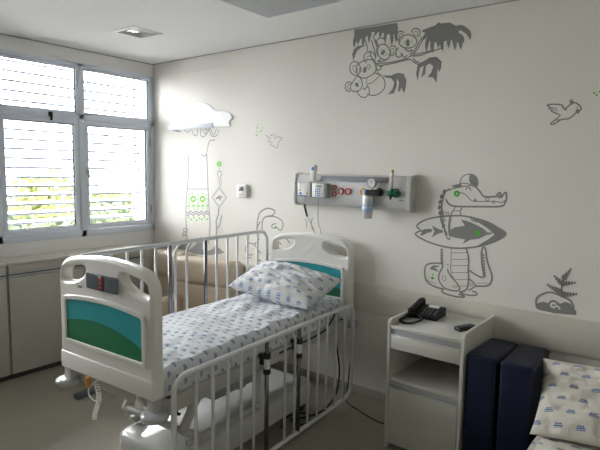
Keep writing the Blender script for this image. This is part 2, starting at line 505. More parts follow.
def board_outline(dz=0, z0=.735):
    top = [(0.0, 1.10), (.004, 1.15), (.022, 1.195), (.06, 1.225), (.12, 1.243), (.24, 1.257), (.368, 1.262), (.5, 1.257), (.62, 1.243), (.68, 1.225), (.715, 1.195), (.732, 1.15), (.736, 1.10)]
    top = smooth_pts(top, False, 4)
    return [(.736, z0+dz), (0, z0+dz)] + [(x, z+dz) for x, z in top]


def mirror(pts): return [(W-x, z) for x, z in pts][::-1]


HOLE_L = smooth_pts([(.033, 1.122), (.034, 1.155), (.05, 1.178), (.11, 1.195), (.195, 1.207), (.226, 1.2), (.228, 1.18), (.205, 1.153), (.15, 1.128), (.10, 1.116), (.045, 1.112)], True, 4)


def board(name, t0, dz, th, handset, label=None):
    r = bpy.data.objects.new(name, None); C.objects.link(r); r.parent = bed; r.location = (0, t0, dz); r.empty_display_size = .05
    # main moulded plate
    mb = MB(); add_plate(mb, board_outline(0, .715), [HOLE_L, mirror(HOLE_L)], depth=th, bevel=.018, bres=3, mtx=Matrix.Translation((0, th/2, 0)) @ XZ)
    # lower skirt, slightly proud
    mb.box((-.001, -.004, .64), (W+.001, th+.004, .738), .012, 3)
    # raised surround of the picture and raised rim along the handles
    so = [(.045, .79), (.69, .79)] + smooth_pts([(.69, 1.00), (.682, 1.03), (.65, 1.043), (.50, 1.058), (.368, 1.063), (.236, 1.058), (.086, 1.043), (.053, 1.03), (.045, 1.00)], False, 4)
    si = [(.068, .812), (.667, .812)] + smooth_pts([(.667, 1.0), (.66, 1.014), (.64, 1.02), (.5, 1.034), (.368, 1.038), (.236, 1.034), (.096, 1.02), (.076, 1.014), (.068, 1.0)], False, 4)
    add_plate(mb, so, [si], depth=.016, bevel=.005, mtx=Matrix.Translation((0, -.004, 0)) @ XZ)
    add_plate(mb, so, [si], depth=.016, bevel=.005, mtx=Matrix.Translation((0, th+.004, 0)) @ XZ)
    # raised middle field between handles
    mb.build('moulded_board', M['abs'], r, 35)
    for yy in (-.002, th+.002):
        me = plate_me(si, depth=.003, mtx=Matrix.Translation((0, yy, 0)) @ XZ)
        uvl = me.uv_layers.new(name='UVMap') if not me.uv_layers else me.uv_layers[0]
        uvl.name = 'UVMap'
        for l in me.loops:
            p = me.vertices[l.vertex_index].co; uvl.data[l.index].uv = (p.x, p.z)
        o = link(me, 'picture_panel', M['pic'], r); o['label'] = 'teal and green printed hill panel'
    if handset:
        mb = MB(); add_plate(mb, rrect(.258, 1.104, .502, 1.183, .01), depth=.008, bevel=.002, mtx=Matrix.Translation((0, -.009, 0)) @ XZ)
        cpn = mb.build('control_panel', M['panel'], r); cpn['label'] = 'dark keypad with red displays'
        mb = MB()
        for i in range(4):
            for j in range(3):
                if (i, j) in ((0, 0), (3, 2)): pass
                mb.cyl((.276+i*.021, -.0145, 1.120+j*.022), (.276+i*.021, -.012, 1.120+j*.022), .006, n=12)
        for i in range(3):
            for j in range(2): mb.cyl((.425+i*.024, -.0145, 1.130+j*.026), (.425+i*.024, -.012, 1.130+j*.026), .007, n=12)
        mb.build('keys', M['keys'], cpn)
        MB().box((.362, -.015, 1.108), (.402, -.0125, 1.180), .002).build('display_bezel', M['black'], cpn)
        mb = MB()
        for j in range(3): mb.box((.370, -.0165, 1.114+j*.022), (.394, -.0145, 1.128+j*.022), .001)
        mb.build('red_display', M['ledred'], cpn)
        MB().box((.170, -.003, 1.092), (.205, -.0005, 1.107), .001).build('maker_label', M['devgrey'], r)
    return r


fb = board('footboard', 0, 0, .065, True)
hb = board('headboard', LB, -.047, .085, False)

# corner posts and bumpers
for (s_, t_) in ((.035, .035), (W-.035, .035), (.035, LB+.045), (W-.035, LB+.045)):
    MB().box((s_-.03, t_-.025, .545), (s_+.03, t_+.025, .64), .008).build('corner_post', M['frame'], bed)
    sg = 1 if s_ > .3 else -1; tg = 1 if t_ > 1 else -1
    MB().lathe([(.0, -.020), (.045, -.020), (.062, -.014), (.067, 0), (.062, .014), (.045, .019), (0, .019)], (s_+sg*.012, t_+tg*.012, .560), 32).build('corner_bumper', M['bumper'], bed, 60)

# platform frame
mb = MB()
for s0 in (.0, W-.03): mb.box((s0, .06, .545), (s0+.03, LB-.005, .625), .006)
for t0 in (.066, .6, 1.2, LB-.045): mb.box((.03, t0, .55), (W-.03, t0+.035, .60), .005)
mb.box((.02, .07, .605), (W-.02, LB-.01, .632), .004)
mb.build('platform_frame', M['frame'], bed)
for t0, in ((.10,), (1.72,)):
    for s0 in (.015, W-.015): MB().cyl((s0, t0, .624), (s0, t0, .632), .016).build('socket_cap', M['black'], bed)

# base cover
t0, t1, s0, s1 = .235, 1.53, .105, .635
mb = MB()
b = bmesh.new()
prof = [(.0, .085), (.0, .175), (.006, .200), (.02, .214), (.045, .222)]
pl = []
for inset, z in prof:
    q = rrect(s0+inset, t0+inset, s1-inset, t1-inset, max(.075-inset, .02), 8)
    pl.append([b.verts.new((x, y, z)) for x, y in q])
for a, c in zip(pl, pl[1:]):
    for k in range(len(a)): b.faces.new((a[k], a[(k+1) % len(a)], c[(k+1) % len(a)], c[k]))
b.faces.new(pl[-1])
mb.join(b)
mb.build('base_cover', M['shroud'], bed, 50)
for (ss, tt) in ((.17, .32), (.57, .32), (.17, 1.44), (.57, 1.44)):
    w_ = MB().cyl((ss-.014, tt, .045), (ss+.014, tt, .045), .045, n=24).build('caster', M['black'], bed)
    MB().box((ss-.02, tt-.03, .05), (ss+.02, tt+.03, .115), .006).build('fork', M['devgrey'], w_)
# lifting gear
mb = MB()
for s_ in (.60, .14):
    mb.box((s_-.018, .33, .238), (s_+.018, 1.42, .268), .004)
for s_ in (.60, .14):
    a = V((s_, .30, .335)); c = V((s_, .44, .55))
    mb.tube([a, c], .026, 10); mb.tube([a, V((s_, .43, .25))], .022, 10)
mb.cyl((.12, .30, .335), (.62, .30, .335), .02)
mb.build('lift_arm', M['frame'], bed)
for t_ in (.955,):
    for sq_ in (.575, .115): MB().box((sq_, t_-.035, .222), (sq_+.05, t_+.035, .56), .008).build('lift_column', M['rail'], bed)
mb = MB(); mb.box((.50, .79, .37), (.56, .86, .545), .015); mb.box((.30, .70, .30), (.44, 1.1, .42), .02); mb.build('motor', M['devgrey'], bed)
MB().box((.45, .56, .46), (.54, .66, .53), .01).build('actuator', M['wht'], bed)
mb = MB(); mb.box((.66, .15, .50), (.70, .18, .545), .008); mb.cyl((.68, .16, .52), (.73, .16, .52), .008)
mb.build('release_lever', M['black'], bed)
mb = MB(); mb.box((.57, .02, .555), (.625, .05, .60), .01); mb.cyl((.59, .03, .59), (.59, .03, .635), .010); mb.box((.61, .025, .565), (.66, .045, .585), .005)
mb.build('transport_latch', M['wht'], bed)

# side rails
RB, RTp = .045, .735   # near rail lowered: bottom and top


def rail(s_, dz, name, flip=False):
    r = bpy.data.objects.new(name, None); C.objects.link(r); r.parent = bed; r.empty_display_size = .05
    f = (lambda t: 1.887-t) if flip else (lambda t: t)
    z0, z1 = RB+dz, RTp+dz
    ta, tb, rad = .082, 1.803, .085
    pts = []
    for cx, cz, a0 in ((tb-rad, z1-rad, 0), (ta+rad, z1-rad, 90), (ta+rad, z0+rad, 180), (tb-rad, z0+rad, 270)):
        for k in range(7):
            a = R(a0+15*k); pts.append((s_, cx+rad*math.cos(a), cz+rad*math.sin(a)))
    MB().tube(pts, .0135, 12, True).build('rail_frame', M['rail'], r, True)
    ts = [.223, .34, .452, .557, .665, 1.215, 1.33, 1.44, 1.56, 1.68]
    for t_ in ts:
        MB().cyl((s_, t_, z0+.004), (s_, t_, z1-.004), .0085, n=10).build('bar', M['rail'], r, True)
    for t_ in (.96, 1.062):
        t2 = f(t_); k = -1 if flip is False else 1
        p = [(s_, t2, z0+.004), (s_, t2, z1-.075), (s_, t2+k*.008, z1-.05), (s_, t2+k*.03, z1-.022), (s_, t2+k*.055, z1-.004)]
        p = [p[0]]+smooth_pts(p[1:], False, 3)
        MB().tube(p, .0085, 10).build('bar', M['rail'], r, True)
    for t_ in (.781, 1.106):
        o = MB().cyl((s_, t_, z0-.0), (s_, t_, z1+.0), .0125, n=14).build('guide_rod', M['rod'], r, True)
        zz = .60 if not flip else .60
        so = -1 if s_ > .3 else 1
        cl = MB()
        cl.cyl((s_, t_, .535), (s_, t_, .565), .022, n=16); cl.cyl((s_, t_, .625), (s_, t_, .660), .022, n=16)
        cl.box((s_+so*.055, t_-.018, .585), (s_+so*.015, t_+.018, .645), .004)
        c = cl.build('clamp', M['black'], r)
        MB().cyl((s_, t_, .565), (s_, t_, .625), .0185, n=16).build('clamp_sleeve', M['rail'], c)
    return r


nr = rail(W+.04, 0, 'side_rail'); nr['label'] = 'lowered side rail'
fr = rail(-.03, .475, 'side_rail', True); fr['label'] = 'raised side rail'
# cables
coil = []
for k in range(150):
    a = k/150; x = .335+.02*math.sin(a*5); z = .63-.19*a
    coil.append((x+.011*math.cos(k*.7), -.02+.011*math.sin(k*.7), z))
MB().tube(coil, .0024, 5).tube(smooth_pts([(.30, .02, .64), (.255, -.01, .585), (.29, -.02, .545), (.36, -.02, .545)], False, 6), .0035, 6).build('coiled_cord', M['abs'], bed, True)
MB().box((.235, -.02, .59), (.262, .0, .645), .006).build('orange_plug', M['orange'], bed)
cab = smooth_pts([(.74, .95, .60), (.75, 1.25, .605), (.752, 1.45, .62), (.753, 1.55, .68), (.753, 1.60, .72), (.753, 1.62, .66), (.752, 1.60, .56), (.755, 1.63, .40), (.755, 1.66, .25), (.75, 1.62, .10), (.72, 1.50, .02), (.66, 1.36, .008), (.60, 1.30, .008), (.66, 1.24, .008), (.72, 1.30, .008), (.64, 1.42, .008), (.56, 1.30, .008), (.62, 1.15, .008)], False, 6)
MB().tube(cab, .006, 8).build('power_cable', M['black'], bed, True)

# thin cable on the floor from bed to nightstand
pts = smooth_pts([(-1.98, 3.19, .30), (-1.99, 3.18, .12), (-1.97, 3.14, .01), (-1.86, 3.09, .006), (-1.72, 3.04, .006), (-1.60, 3.02, .006), (-1.47, 3.05, .006)], False, 6)
o = MB().tube(pts, .0045, 8).build('floor_cable', M['black'], None, True); tag(o, 'thin black cable on the floor between bed and nightstand', 'cable')

# mattress
ML0, ML1, MS0, MS1, MZ0, MZ1 = .082, 1.785, .022, .716, .633, .765


def wr(x, y):
    return noise.noise(V((x*3.1, y*9, 1.3)))*.009 + noise.noise(V((x*11+y*4, y*16, 4.3)))*.0045


def mattress():
    b = bmesh.new(); NS, NT = 70, 150
    uvl = b.loops.layers.uv.new('UVMap')
    per = []  # cross-section profile: list of (s, z, u)
    r = .035; sec = []
    hgt = MZ1-MZ0
    sec.append((MS0, MZ0, 0.)); 
    for k in range(7): sec.append((MS0, MZ0+(hgt-r)*(k+1)/7*1.0, (hgt-r)*(k+1)/7))
    for k in range(1, 6):
        a = R(90*k/5); sec.append((MS0+r-r*math.cos(a), MZ1-r+r*math.sin(a), hgt-r+r*a))
    wd = MS1-MS0-2*r
    for k in range(1, NS+1): sec.append((MS0+r+wd*k/NS, MZ1, hgt-r+r*1.57+wd*k/NS))
    for k in range(1, 6):
        a = R(90*k/5); sec.append((MS1-r+r*math.sin(a), MZ1-r+r*math.cos(a), hgt+.02+wd+r*a))
    for k in range(7): sec.append((MS1, MZ1-r-(hgt-r)*(k+1)/7, hgt+.075+wd+(hgt-r)*(k+1)/7))
    rings = []
    for j in range(NT+1):
        t = ML0+(ML1-ML0)*j/NT
        e = min(j, NT-j)/NT*(ML1-ML0); 
        ed = 1-math.sqrt(max(0, 1-(1-min(e/.04, 1))**2)) if e < .04 else 0
        ring = []
        for (s_, z, u) in sec:
            up = max(0, (z-MZ0)/hgt)
            zz = z-ed*.035*up
            if up > .97:
                c = 1-abs((s_-(MS0+MS1)/2)/(MS1-MS0)*2)**3
                zz += wr(s_, t)*1.3*min(1, c*3)+.008*c
                # long folds running away from the pillow
                fold = math.exp(-((t-1.12)/.17)**2)
                zz += fold*c*.013*max(0, math.sin(s_*32+t*9+2*noise.noise(V((s_*3, t*3, 0)))))
                zz += math.exp(-((t-.35)/.25)**2)*.006*math.sin(t*85+s_*9+3*noise.noise(V((s_*4, t*4, 2))))*c
                zz += .010*math.exp(-((t-.9)/.4)**2)
            ss = s_
            if up < .97:
                sg = 1 if s_ > .3 else -1
                ss = s_+sg*(noise.noise(V((t*14, z*5, 7)))*.016*up+.006)
            ring.append(b.verts.new((ss, t, zz)))
        rings.append(ring)
    n = len(sec)
    for j in range(NT):
        for k in range(n-1):
            fc = b.faces.new((rings[j][k], rings[j][k+1], rings[j+1][k+1], rings[j+1][k]))
            for lp, (jj, kk) in zip(fc.loops, ((j, k), (j, k+1), (j+1, k+1), (j+1, k))):
                lp[uvl].uv = (sec[kk][2], (ML1-ML0)*jj/NT)
    for ring in (rings[0], rings[-1]):
        fc = b.faces.new(ring)
        for lp in fc.loops: lp[uvl].uv = (lp.vert.co.x, lp.vert.co.z)
    bmesh.ops.recalc_face_normals(b, faces=b.faces)
    me = bpy.data.meshes.new('mattress'); b.to_mesh(me); b.free()
    o = link(me, 'mattress', M['sheet'], None, 60)
    o.location = (BX, BY, 0); o.rotation_euler = (0, 0, TH)
    return o


tag(mattress(), 'mattress under wrinkled white sheet with blue print on the barred bed', 'mattress')


def pillow_me(w, d, h, seed, wrk=.012, n=44, pinch=.06, pw=3.2):
    b = bmesh.new(); uvl = b.loops.layers.uv.new('UVMap'); G = {}
    for side in (1, -1):
        for i in range(n+1):
            for j in range(n+1):
                u = -1+2*i/n; v = -1+2*j/n
                if side == -1 and (i in (0, n) or j in (0, n)): G[side, i, j] = G[1, i, j]; continue
                x = u*w/2*(1-pinch*(1-u*u*0)*(v*v) + pinch*abs(u)*abs(v)*1.0*abs(v)); y = v*d/2*(1-pinch*(1-abs(v))*0 - pinch*(1-u*u)*.6)
                x = u*w/2*(1-pinch*(1-v*v)); y = v*d/2*(1-pinch*(1-u*u))
                th = (max(0, 1-abs(u)**pw)*max(0, 1-abs(v)**pw))**.55
                z = side*h/2*th
                e = min(1, th*1.6)
                nn = noise.noise(V((u*2.2+seed, v*1.7, seed)))*wrk*1.3 + abs(noise.noise(V((u*3+v*5, v*2.5-u*2, seed+3))))*-wrk*1.8 + noise.noise(V((u*7, v*5, seed)))*wrk*.25
                z += side*nn*e
                G[side, i, j] = b.verts.new((x, y, z))
    for side in (1, -1):
        for i in range(n):
            for j in range(n):
                q = [G[side, i, j], G[side, i+1, j], G[side, i+1, j+1], G[side, i, j+1]]
                if side < 0: q = q[::-1]
                fc = b.faces.new(q)
                for lp in fc.loops: lp[uvl].uv = (lp.vert.co.x+3, lp.vert.co.y+3)
    me = bpy.data.meshes.new('pillow'); b.to_mesh(me); b.free(); return me


# bed pillow, leaning up towards the headboard
pm = pillow_me(.71, .43, .18, 2.7, .012, 60, .03)
o = link(pm, 'pillow', M['pillow'], None, True)
tag(o, 'plump white pillow with small blue print leaning on the headboard', 'pillow')
o.matrix_world = HBR @ Matrix.Translation((.395, 1.468, .894)) @ Matrix.Rotation(R(-3), 4, 'Z') @ Matrix.Rotation(R(18), 4, 'X') @ Matrix.Rotation(R(4.5), 4, 'Y')

# ------------------------------------------------------------------ low dark stand on the floor beyond the footboard


def fbk(s_, t_, z): return HBR @ V((s_, t_, z))


st = empty('floor_stand_base', 'dark metal H shaped stand base lying on the floor beside the bed', 'stand base', (BX, BY, 0), TH)
mb = MB(); mb.box((-.89, .61, .0), (-.83, 1.30, .036), .006); mb.box((-.28, .64, .0), (-.22, 1.30, .036), .006); mb.box((-.83, .92, .0), (-.28, .98, .034), .006)
mb.build('base_bar', M['devgrey'] if 0 else M['panel'], st)

# ------------------------------------------------------------------ armchairs


def cushion(mb, a, b_, r): mb.box(a, b_, r, 5)


def armchair(name, label, loc, rz, w, arms=True):
    t = empty(name, label, 'armchair' if arms else 'chair', loc, rz)
    hw = w/2; aw = .11 if arms else .0
    mb = MB(); cushion(mb, (-hw+aw+.005, -.62, .26), (hw-aw-.005, -.08, .44), .05); mb.build('seat', M['beige'], t, True)
    rx = Matrix.Rotation(R(-8), 3, 'X')
    mb = MB(); mb.box((-hw+.01, -.14, .40), (hw-.01, .06, .70), .06, 5, rot=rx, piv=V((0, 0, .3)))
    mb.build('backrest', M['beige'], t, True)
    mb = MB(); mb.box((-hw, -.16, .66), (hw, .07, .905), .06, 6, rot=rx, piv=V((0, 0, .3)))
    mb.build('headrest', M['beige'], t, True)
    if arms:
        for s_ in (-1, 1):
            mb = MB(); cushion(mb, (s_*hw, -.60, .12), (s_*(hw-aw), -.02, .58), .045); mb.build('armrest', M['beige'], t, True)
    mb = MB(); mb.box((-hw+aw+.01, -.56, .12), (hw-aw-.01, -.10, .27), .01); mb.build('base', M['beige'], t)
    for sx_ in (-1, 1):
        for yy in (-.52, -.06):
            MB().cyl((sx_*(hw-.06), yy, 0), (sx_*(hw-.06), yy, .13), .018, n=12).build('leg', M['black'], t)
    return t


armchair('reclining_armchair', 'wide beige vinyl armchair against the decorated wall behind the bed', (-3.44, 3.10, 0), R(12), .63)
armchair('padded_chair', 'narrow beige padded chair squeezed in the corner beside the cabinet', (-3.985, 3.15, 0), 0, .43, False)

# ------------------------------------------------------------------ nightstand
NX0, NX1, NY0, NY1 = -1.462, -.988, 2.772, 3.288
t = empty('bedside_cabinet', 'cream bedside cabinet with drawer, open shelf and lower door', 'bedside cabinet', ((NX0+NX1)/2, (NY0+NY1)/2, 0))
w2, d2 = (NX1-NX0)/2, (NY1-NY0)/2
M['ns'] = mat('cream laminate', (.56, .555, .51), .45, var=.02)
for sx_ in (-1, 1):
    # side panel with rounded top front corner
    ol = [(-d2, 0), (d2, 0), (d2, .812)] + [(-d2+.03-.03*math.sin(R(a)), .812-.03+.03*math.cos(R(a))) for a in range(0, 91, 15)]
    mb = MB(); add_plate(mb, ol, depth=.019, bevel=.002, mtx=Matrix.Translation((sx_*(w2-.0095), 0, 0)) @ Matrix(((0, 0, 1, 0), (1, 0, 0, 0), (0, 1, 0, 0), (0, 0, 0, 1))))
    mb.build('side_panel', M['ns'], t, 40)
iw = w2-.0195
MB().box((-iw, -d2+.002, .757), (iw, d2-.01, .776), .001).build('top', M['ns'], t)
MB().box((-iw, d2-.016, .02), (iw, d2-.004, .757)).build('back_panel', M['ns'], t)
MB().box((-iw, -d2+.01, .425), (iw, d2-.02, .443), .001).build('shelf', M['ns'], t)
MB().box((-iw, -d2+.02, .03), (iw, d2-.02, .048), .001).build('bottom_panel', M['ns'], t)
dr = MB().box((-iw+.003, -d2+.0, .635), (iw-.003, -d2+.018, .722), .002).box((-iw+.006, -d2+.018, .640), (iw-.006, d2-.05, .652)).box((-iw+.006, -d2+.018, .652), (-iw+.016, d2-.05, .71)).box((iw-.016, -d2+.018, .652), (iw-.006, d2-.05, .71)).build('drawer', M['ns'], t)
MB().box((-iw+.003, -d2+.0, .7225), (iw-.003, -d2+.012, .728), .001).build('handle_profile', M['nsprof'], dr)
MB().box((-iw+.003, -d2+.0125, .7285), (iw-.003, -d2+.019, .756), .001).build('handle_recess', M['hatch'], dr)
do = MB().box((-iw+.003, -d2+.0, .034), (iw-.003, -d2+.018, .386), .002).build('door', M['ns'], t)
MB().box((-iw+.003, -d2+.0, .3865), (iw-.003, -d2+.012, .392), .001).build('handle_profile', M['nsprof'], do)
MB().box((-iw+.003, -d2+.0125, .3925), (iw-.003, -d2+.019, .423), .001).build('handle_recess', M['hatch'], do)
ZT = .776

# telephone
M['phone'] = mat('phone plastic', (.008, .009, .011), .45, spec=.35)
ph = empty('desk_telephone', 'black corded desk telephone on the bedside cabinet', 'telephone', (-1.365, 3.11, ZT), R(3))
ol = [(-.085, 0), (.085, 0), (.085, .055), (.06, .062), (-.085, .022)]
mb = MB(); add_plate(mb, ol, depth=.20, bevel=.006, mtx=Matrix(((0, 0, 1, 0), (1, 0, 0, 0), (0, 1, 0, 0), (0, 0, 0, 1))))
body = mb.build('phone_body', M['phone'], ph)
tilt = math.atan2(.04, .145)
RX = Matrix.Rotation(tilt, 3, 'X')


def on_body(x, y, dz=0): return V((x, y, .022+(y+.085)*.2759+dz))


mb = MB()
for i in range(3):
    for j in range(4):
        p = on_body(.0+i*.022, -.06+j*.02, .004); mb.box(p-V((.007, .006, .004)), p+V((.007, .006, .003)), .002, rot=RX)
for j in range(5):
    p = on_body(.075, -.06+j*.02, .004); mb.box(p-V((.008, .005, .004)), p+V((.008, .005, .003)), .002, rot=RX)
mb.build('keypad', M['keys'], ph)
p = on_body(.035, .04, .003); MB().box(p-V((.035, .016, .004)), p+V((.035, .016, .003)), .002, rot=RX).build('paper_label', M['wht'], ph)
# handset lying on left side
hpts = smooth_pts([(-.066, -.10, .045), (-.066, -.07, .052), (-.066, -.02, .062), (-.066, .03, .072), (-.066, .075, .078), (-.066, .10, .074)], False, 4)
mb = MB(); mb.tube(hpts, .019, 12)
mb.cyl((-.066, -.085, .022), (-.066, -.09, .056), .027, .024, 20); mb.cyl((-.066, .080, .05), (-.066, .08, .082), .027, .024, 20)
mb.build('handset', M['phone'], ph, 50)
cpts = []
path = smooth_pts([(-.066, -.10, .03), (-.085, -.15, .014), (-.08, -.23, .012), (-.04, -.265, .012), (.0, -.24, .012), (.02, -.17, .012), (.015, -.12, .012), (-.02, -.09, .014)], False, 20)
for k, p in enumerate(path): cpts.append((p[0]+.006*math.cos(k*1.2), p[1], p[2]+.006*math.sin(k*1.2)))
MB().tube(cpts, .0045, 6).build('cord', M['phone'], ph, True)

rc = empty('remote_control', 'small black remote control on the bedside cabinet', 'remote control', (-1.062, 2.985, ZT), R(-24))
MB().box((-.028, -.07, 0), (.028, .07, .026), .009, 3).build('remote_body', M['phone'], rc)
mb = MB()
for i in range(3):
    for j in range(5): mb.cyl((-.013+i*.013, -.045+j*.018, .024), (-.013+i*.013, -.045+j*.018, .0285), .0042, n=10)
mb.build('buttons', M['keys'], rc)

# ------------------------------------------------------------------ navy cushions, guest bed, guest pillow
for (x0, x1, lb) in ((-.975, -.812, 'upright navy blue vinyl cushion standing directly beside the bedside cabinet'), (-.800, -.634, 'upright navy blue vinyl cushion standing beside the patterned guest pillow')):
    c = empty('navy_cushion', lb, 'cushion', ((x0+x1)/2, 2.985, 0), R(-1 if x0 < -.9 else 1), group='upright navy cushions')
    h_ = (x1-x0)/2
    MB().box((-h_, -.20, .0), (h_, .20, .705), .022, 4).build('cushion_body', M['navy'], c, 50)
    pts = [(x, y, .690) for x, y in rrect(-h_-.001, -.201, h_+.001, .201, .016, 4)]
    MB().tube(pts, .003, 6, True).build('piping', M['navy'], c, True)

gb = empty('guest_bed', 'low guest bed with navy base against the wall at the right', 'bed', (.33, 2.87, 0))
MB().box((-.93, -.40, .06), (.95, .40, .26), .02).build('bed_base', M['navy'], gb)
for sx_ in (-1, 1):
    for yy in (-.34, .34): MB().cyl((sx_*.85, yy, 0), (sx_*.85, yy, .07), .02, n=12).build('leg', M['black'], gb)
# guest mattress in printed sheet
b = bmesh.new(); uvl = b.loops.layers.uv.new('UVMap')
bmesh.ops.create_cube(b, size=1); bmesh.ops.scale(b, vec=(1.86, .80, .16), verts=b.verts)
bmesh.ops.bevel(b, geom=b.edges[:], offset=.045, segments=5, affect='EDGES')
bmesh.ops.subdivide_edges(b, edges=[e for e in b.edges if e.calc_length() > .12], cuts=24, use_grid_fill=True)
for v in b.verts:
    v.co += v.normal*(noise.noise(v.co*7)*.006)
b.normal_update()
for f in b.faces:
    for lp in f.loops:
        c = lp.vert.co; nrm = f.normal
        lp[uvl].uv = (c.x+5, c.y+5) if abs(nrm.z) > .5 else ((c.x+5, c.z+5) if abs(nrm.y) > .5 else (c.y+5, c.z+5))
me = bpy.data.meshes.new('guest_mattress'); b.to_mesh(me); b.free()
o = link(me, 'guest_mattress', M['guest'], None, True); o.location = (.345, 2.87, .341)
tag(o, 'thin mattress in blue printed sheet on the guest bed', 'mattress')
pm = pillow_me(.66, .46, .13, 9.1, .012)
o = link(pm, 'guest_pillow', M['guest'], None, True)
tag(o, 'cream pillow with blue print propped against the wall at right', 'pillow')
o.matrix_world = Matrix.Translation((-.285, 2.845, .582)) @ Matrix.Rotation(R(37), 4, 'X') @ Matrix.Rotation(R(5), 4, 'Z')

# ------------------------------------------------------------------ medical gas panel (bedhead unit)
HX0, HX1 = -2.585, -1.572
hx = (HX0+HX1)/2; hl = (HX1-HX0)/2
hwu = empty('medical_gas_panel', 'long grey wall mounted medical gas panel above the bed', 'medical panel', (hx, YW, 1.43))
# profile in (depth, z): flat middle, sloping top, curved bottom
prof = [(0, .0), (.045, .0), (.068, .02), (.08, .055), (.08, .185), (.062, .235), (.03, .243), (0, .243)]
XZm = Matrix(((0, 0, 1, 0), (-1, 0, 0, 0), (0, 1, 0, 0), (0, 0, 0, 1)))
mb = MB(); add_plate(mb, prof, depth=2*hl-.06, mtx=XZm); mb.build('panel_body', M['hw'], hwu, 25)
big = [(0, -.006), (.05, -.006), (.078, .014), (.088, .055), (.088, .19), (.068, .243), (.034, .252), (0, .252)]
for s_ in (-1, 1):
    mb = MB(); add_plate(mb, big, depth=.03, bevel=.004, mtx=Matrix.Translation((s_*(hl-.015), 0, 0)) @ XZm); e = mb.build('end_cap', M['hw'], hwu, 30)
    MB().cyl((s_*(hl-.03), -.0875, .165), (s_*(hl-.03), -.090, .165), .004, n=10).build('screw', M['black'], e)
xl0, _ = wall_xz(320, 178, YW-.08); xl1, _ = wall_xz(388, 178, YW-.08)
mb = MB(); mb.box((xl0-hx, -.0755, .188), (xl1-hx, -.064, .232), .003, rot=Matrix.Rotation(R(-20), 3, 'X')); mb.build('lamp_cover', M['hwdark'], hwu)


def ring(px, py, r, m, name='gas_outlet', core='devgrey'):
    x, z = wall_xz(px, py, YW-.08)
    mb = MB().lathe([(r*.68, 0), (r*.68, .008), (r*.8, .011), (r, .008), (r, 0)], (x-hx, -.08, z-1.43), 24, (0, -1, 0))
    o = mb.build(name, M[m], hwu, True)
    MB().lathe([(r*.68, 0), (r*.68, .005), (r*.3, .006), (r*.28, .002), (0, .002)], (x-hx, -.08, z-1.43), 20, (0, -1, 0)).build('socket_face', M[core], o)
    return o


for a in ((334.8, 187.2, .018, 'red'), (334.8, 194, .018, 'red'), (341, 191.2, .026, 'red'), (348.2, 191.4, .026, 'red'), (363.4, 192, .027, 'yel'), (379.8, 192.2, .03, 'black'), (396.3, 193, .031, 'dgreen')):
    o = ring(*a, core='wht' if a[3] in ('red', 'yel') else 'devgrey'); o['label'] = {'red': 'red ringed socket', 'yel': 'yellow ringed outlet', 'black': 'black ringed outlet', 'dgreen': 'green ringed outlet'}[a[3]]
x, z = wall_xz(401, 200.5, YW-.08); MB().box((x-hx-.016, -.083, z-1.43-.006), (x-hx+.016, -.08, z-1.43+.006)).build('maker_label', M['hwdark'], hwu)


def gbox(name, label, x0, y0, x1, y1, dep=.045, yb=YW-.088, rz=0):
    a = wall_xz(x0, y0, yb-dep); c = wall_xz(x1, y1, yb-dep)
    cx, cz = (a[0]+c[0])/2, (a[1]+c[1])/2; w_, h_ = abs(c[0]-a[0]), abs(a[1]-c[1])
    t = empty(name, label, 'monitor', (cx, yb, cz), group=None)
    return t, w_/2, h_/2, dep


# nurse-call / bedside control boxes
t, w_, h_, dp = gbox('bedside_control_unit', 'left grey wall box with coloured buttons on the gas panel', 297.6, 182, 310.8, 197.2)
t['category'] = 'control unit'
MB().box((-w_, -dp, -h_), (w_, 0, h_), .006, 3).build('housing', M['devgrey'], t)
MB().box((-w_+.004, -dp-.002, -h_+.006), (w_-.010, -dp+.004, h_-.004), .002).build('front_plate', M['wht'], t)
for (u, v, m, r) in ((-.55, .75, 'lime', .005), (-.55, .35, 'yel', .005), (-.55, -.05, 'red', .006), (-.5, -.55, 'blue', .009), (.45, -.5, 'orange', .006)):
    MB().cyl((u*w_, -dp-.002, v*h_), (u*w_, -dp-.0055, v*h_), r, n=12).build('button', M[m], t)
MB().box((-w_*.8, -dp-.0035, -h_*.92), (w_*.5, -dp-.002, -h_*.80)).build('printed_strip', M['blue'], t)
cx, cy_, cz = t.location
p = [(cx-.01, cy_-.02, cz-h_+.004), (cx-.01, cy_-.02, cz-h_-.08), (cx+.005, cy_-.0, cz-h_-.16), (cx+.028, cy_+.05, cz-h_-.26), (cx+.05, cy_+.06, cz-h_-.36)]
c = MB().tube([(q[0]-cx, q[1]-cy_, q[2]-cz) for q in smooth_pts(p, False, 5)], .003, 6).build('probe_cable', M['devgrey'], t, True)
MB().tube([(-.012, -.02, -h_-.075), (.003, -.004, -h_-.155)], .008, 8).cyl((-.013, -.02, -h_-.06), (-.011, -.02, -h_-.078), .0085, n=10).build('probe_grip', M['dark'], c, True)

